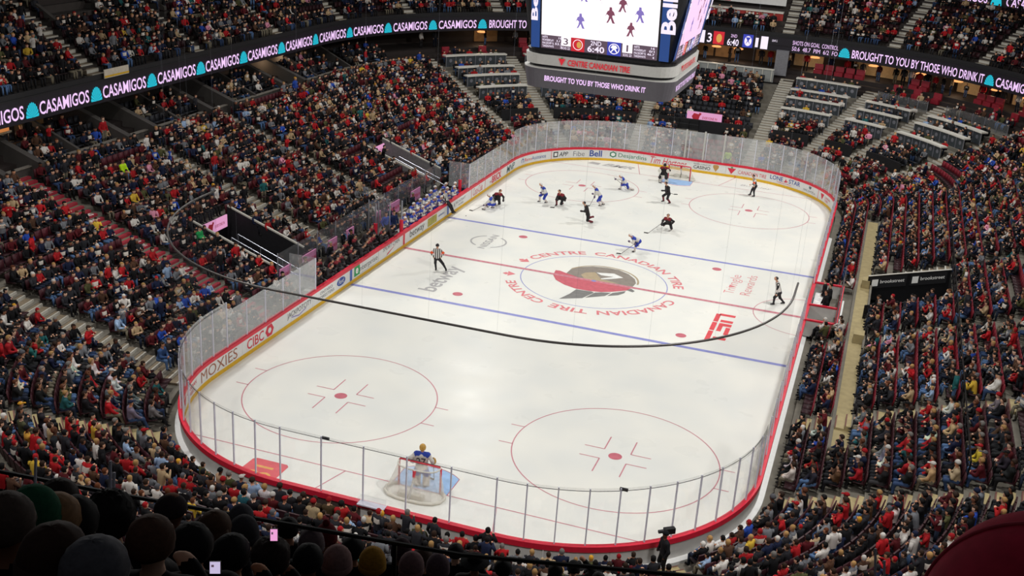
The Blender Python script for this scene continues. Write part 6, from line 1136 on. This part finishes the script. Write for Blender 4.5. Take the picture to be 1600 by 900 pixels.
# second, higher ribbon at the far right with a lamp lit suite under it
rib2 = thing('upper_ribbon_display', 'short high ribbon display with pink lettering at the top right corner', 'display')
mb = MB(); strip(mb, 69.2, 73.4, [(25.5, 14.3), (25.5, 15.6), (25.8, 15.6), (25.8, 14.3)], 0, .12); mb.build('display_panel', M['led'], rib2)
for txt, s0, s1 in (('CASAMIGOS', 69.85, 70.93), ('CASAMIGOS', 71.4, 72.48)): mb = MB(); put_text(mb, txt, lambda a, b: P3(s0+(s1-s0)*a, 25.45, 14.5+.78*b), 0, .014); mb.build('led_lettering', M['ledtxt'], rib2)
mb = MB(); put_poly(mb, circ(.5, 0, .5, 1, 16, 0, PI), lambda a, b: P3(71.02+.27*a, 25.45, 14.45+.88*b)); mb.build('led_shell', M['ledcy'], rib2)
for q, (s0, s1, mt) in enumerate(((69.2, 69.9, 'suite'), (69.9, 70.1, 'wood'), (70.1, 71.4, 'suite'), (71.4, 71.55, 'warmwall'), (71.55, 73.4, 'suite'))): mb = MB(); strip(mb, s0, s1, [(26.2, 12.6), (26.2, 14.4), (26.4, 14.4), (26.4, 12.6)], 0, .3); struct(mb.build('wall_upper_suite_%d' % q, M[mt]))
t = thing('suite_lamp', 'warm lamp strip glowing under the high ribbon at the top right', 'lamp', P3(71.25, 25.9, 14.05)); mb = MB(); mb.box((0, 0, 0), (1.3, .2, .1), 0, -.7); mb.build('shade', M['lamp'], t)
# lit service openings under the left ribbon and the pale board on the upper deck front
M['orange_lit'] = emat('orange_lit', '#d9884a', .75); M['cream_lit'] = emat('cream_lit', '#b9bd9c', .6)
for q, (s0, s1, z0, z1, mt, l_) in enumerate(((10.6, 11.9, 6.9, 7.75, 'orange_lit', 'orange lit serving hatch at the left edge under the ribbon'), (13.0, 13.8, 6.8, 7.7, 'orange_lit', 'second orange lit hatch from the left under the ribbon'), (17.2, 18.2, 7.6, 8.25, 'cream_lit', 'cream lit window under the left ribbon'), (19.2, 19.9, 7.6, 8.2, 'cream_lit', 'small cream lit window under the left ribbon'), (39.4, 40.6, 7.4, 8.2, 'orange_lit', 'glowing orange hatch under the ribbon farther along the left side'))):
    t = thing('lit_hatch', l_, 'hatch'); mb = MB(); strip(mb, s0, s1, [(22.0, z0), (22.0, z1), (22.1, z1), (22.1, z0)], 0, 2); mb.build('lit_panel', M[mt], t); mb = MB(); strip(mb, s0-.1, s1+.1, [(21.9, z0-.12), (21.9, z0), (22.2, z0), (22.2, z0-.12)], 0, 2); mb.build('hatch_sill', M['counter'], t)
t = thing('ledge_board', 'pale advertising board on the upper deck front above the left ribbon', 'sign'); mb = MB(); strip(mb, 16.0, 18.4, [(17.98, 9.9), (17.98, 10.45), (18.03, 10.45), (18.03, 9.9)], 0, 3); mb.build('board_face', mat('pale_board', '#c9bfae', .6, .1), t); mb = MB(); put_poly(mb, [(0, .1), (1, .1), (1, .3), (0, .3)], lambda a, b: P3(16.0+2.4*a, 17.96, 9.9+.55*b)); mb.build('board_stripe', M['yellow'], t)
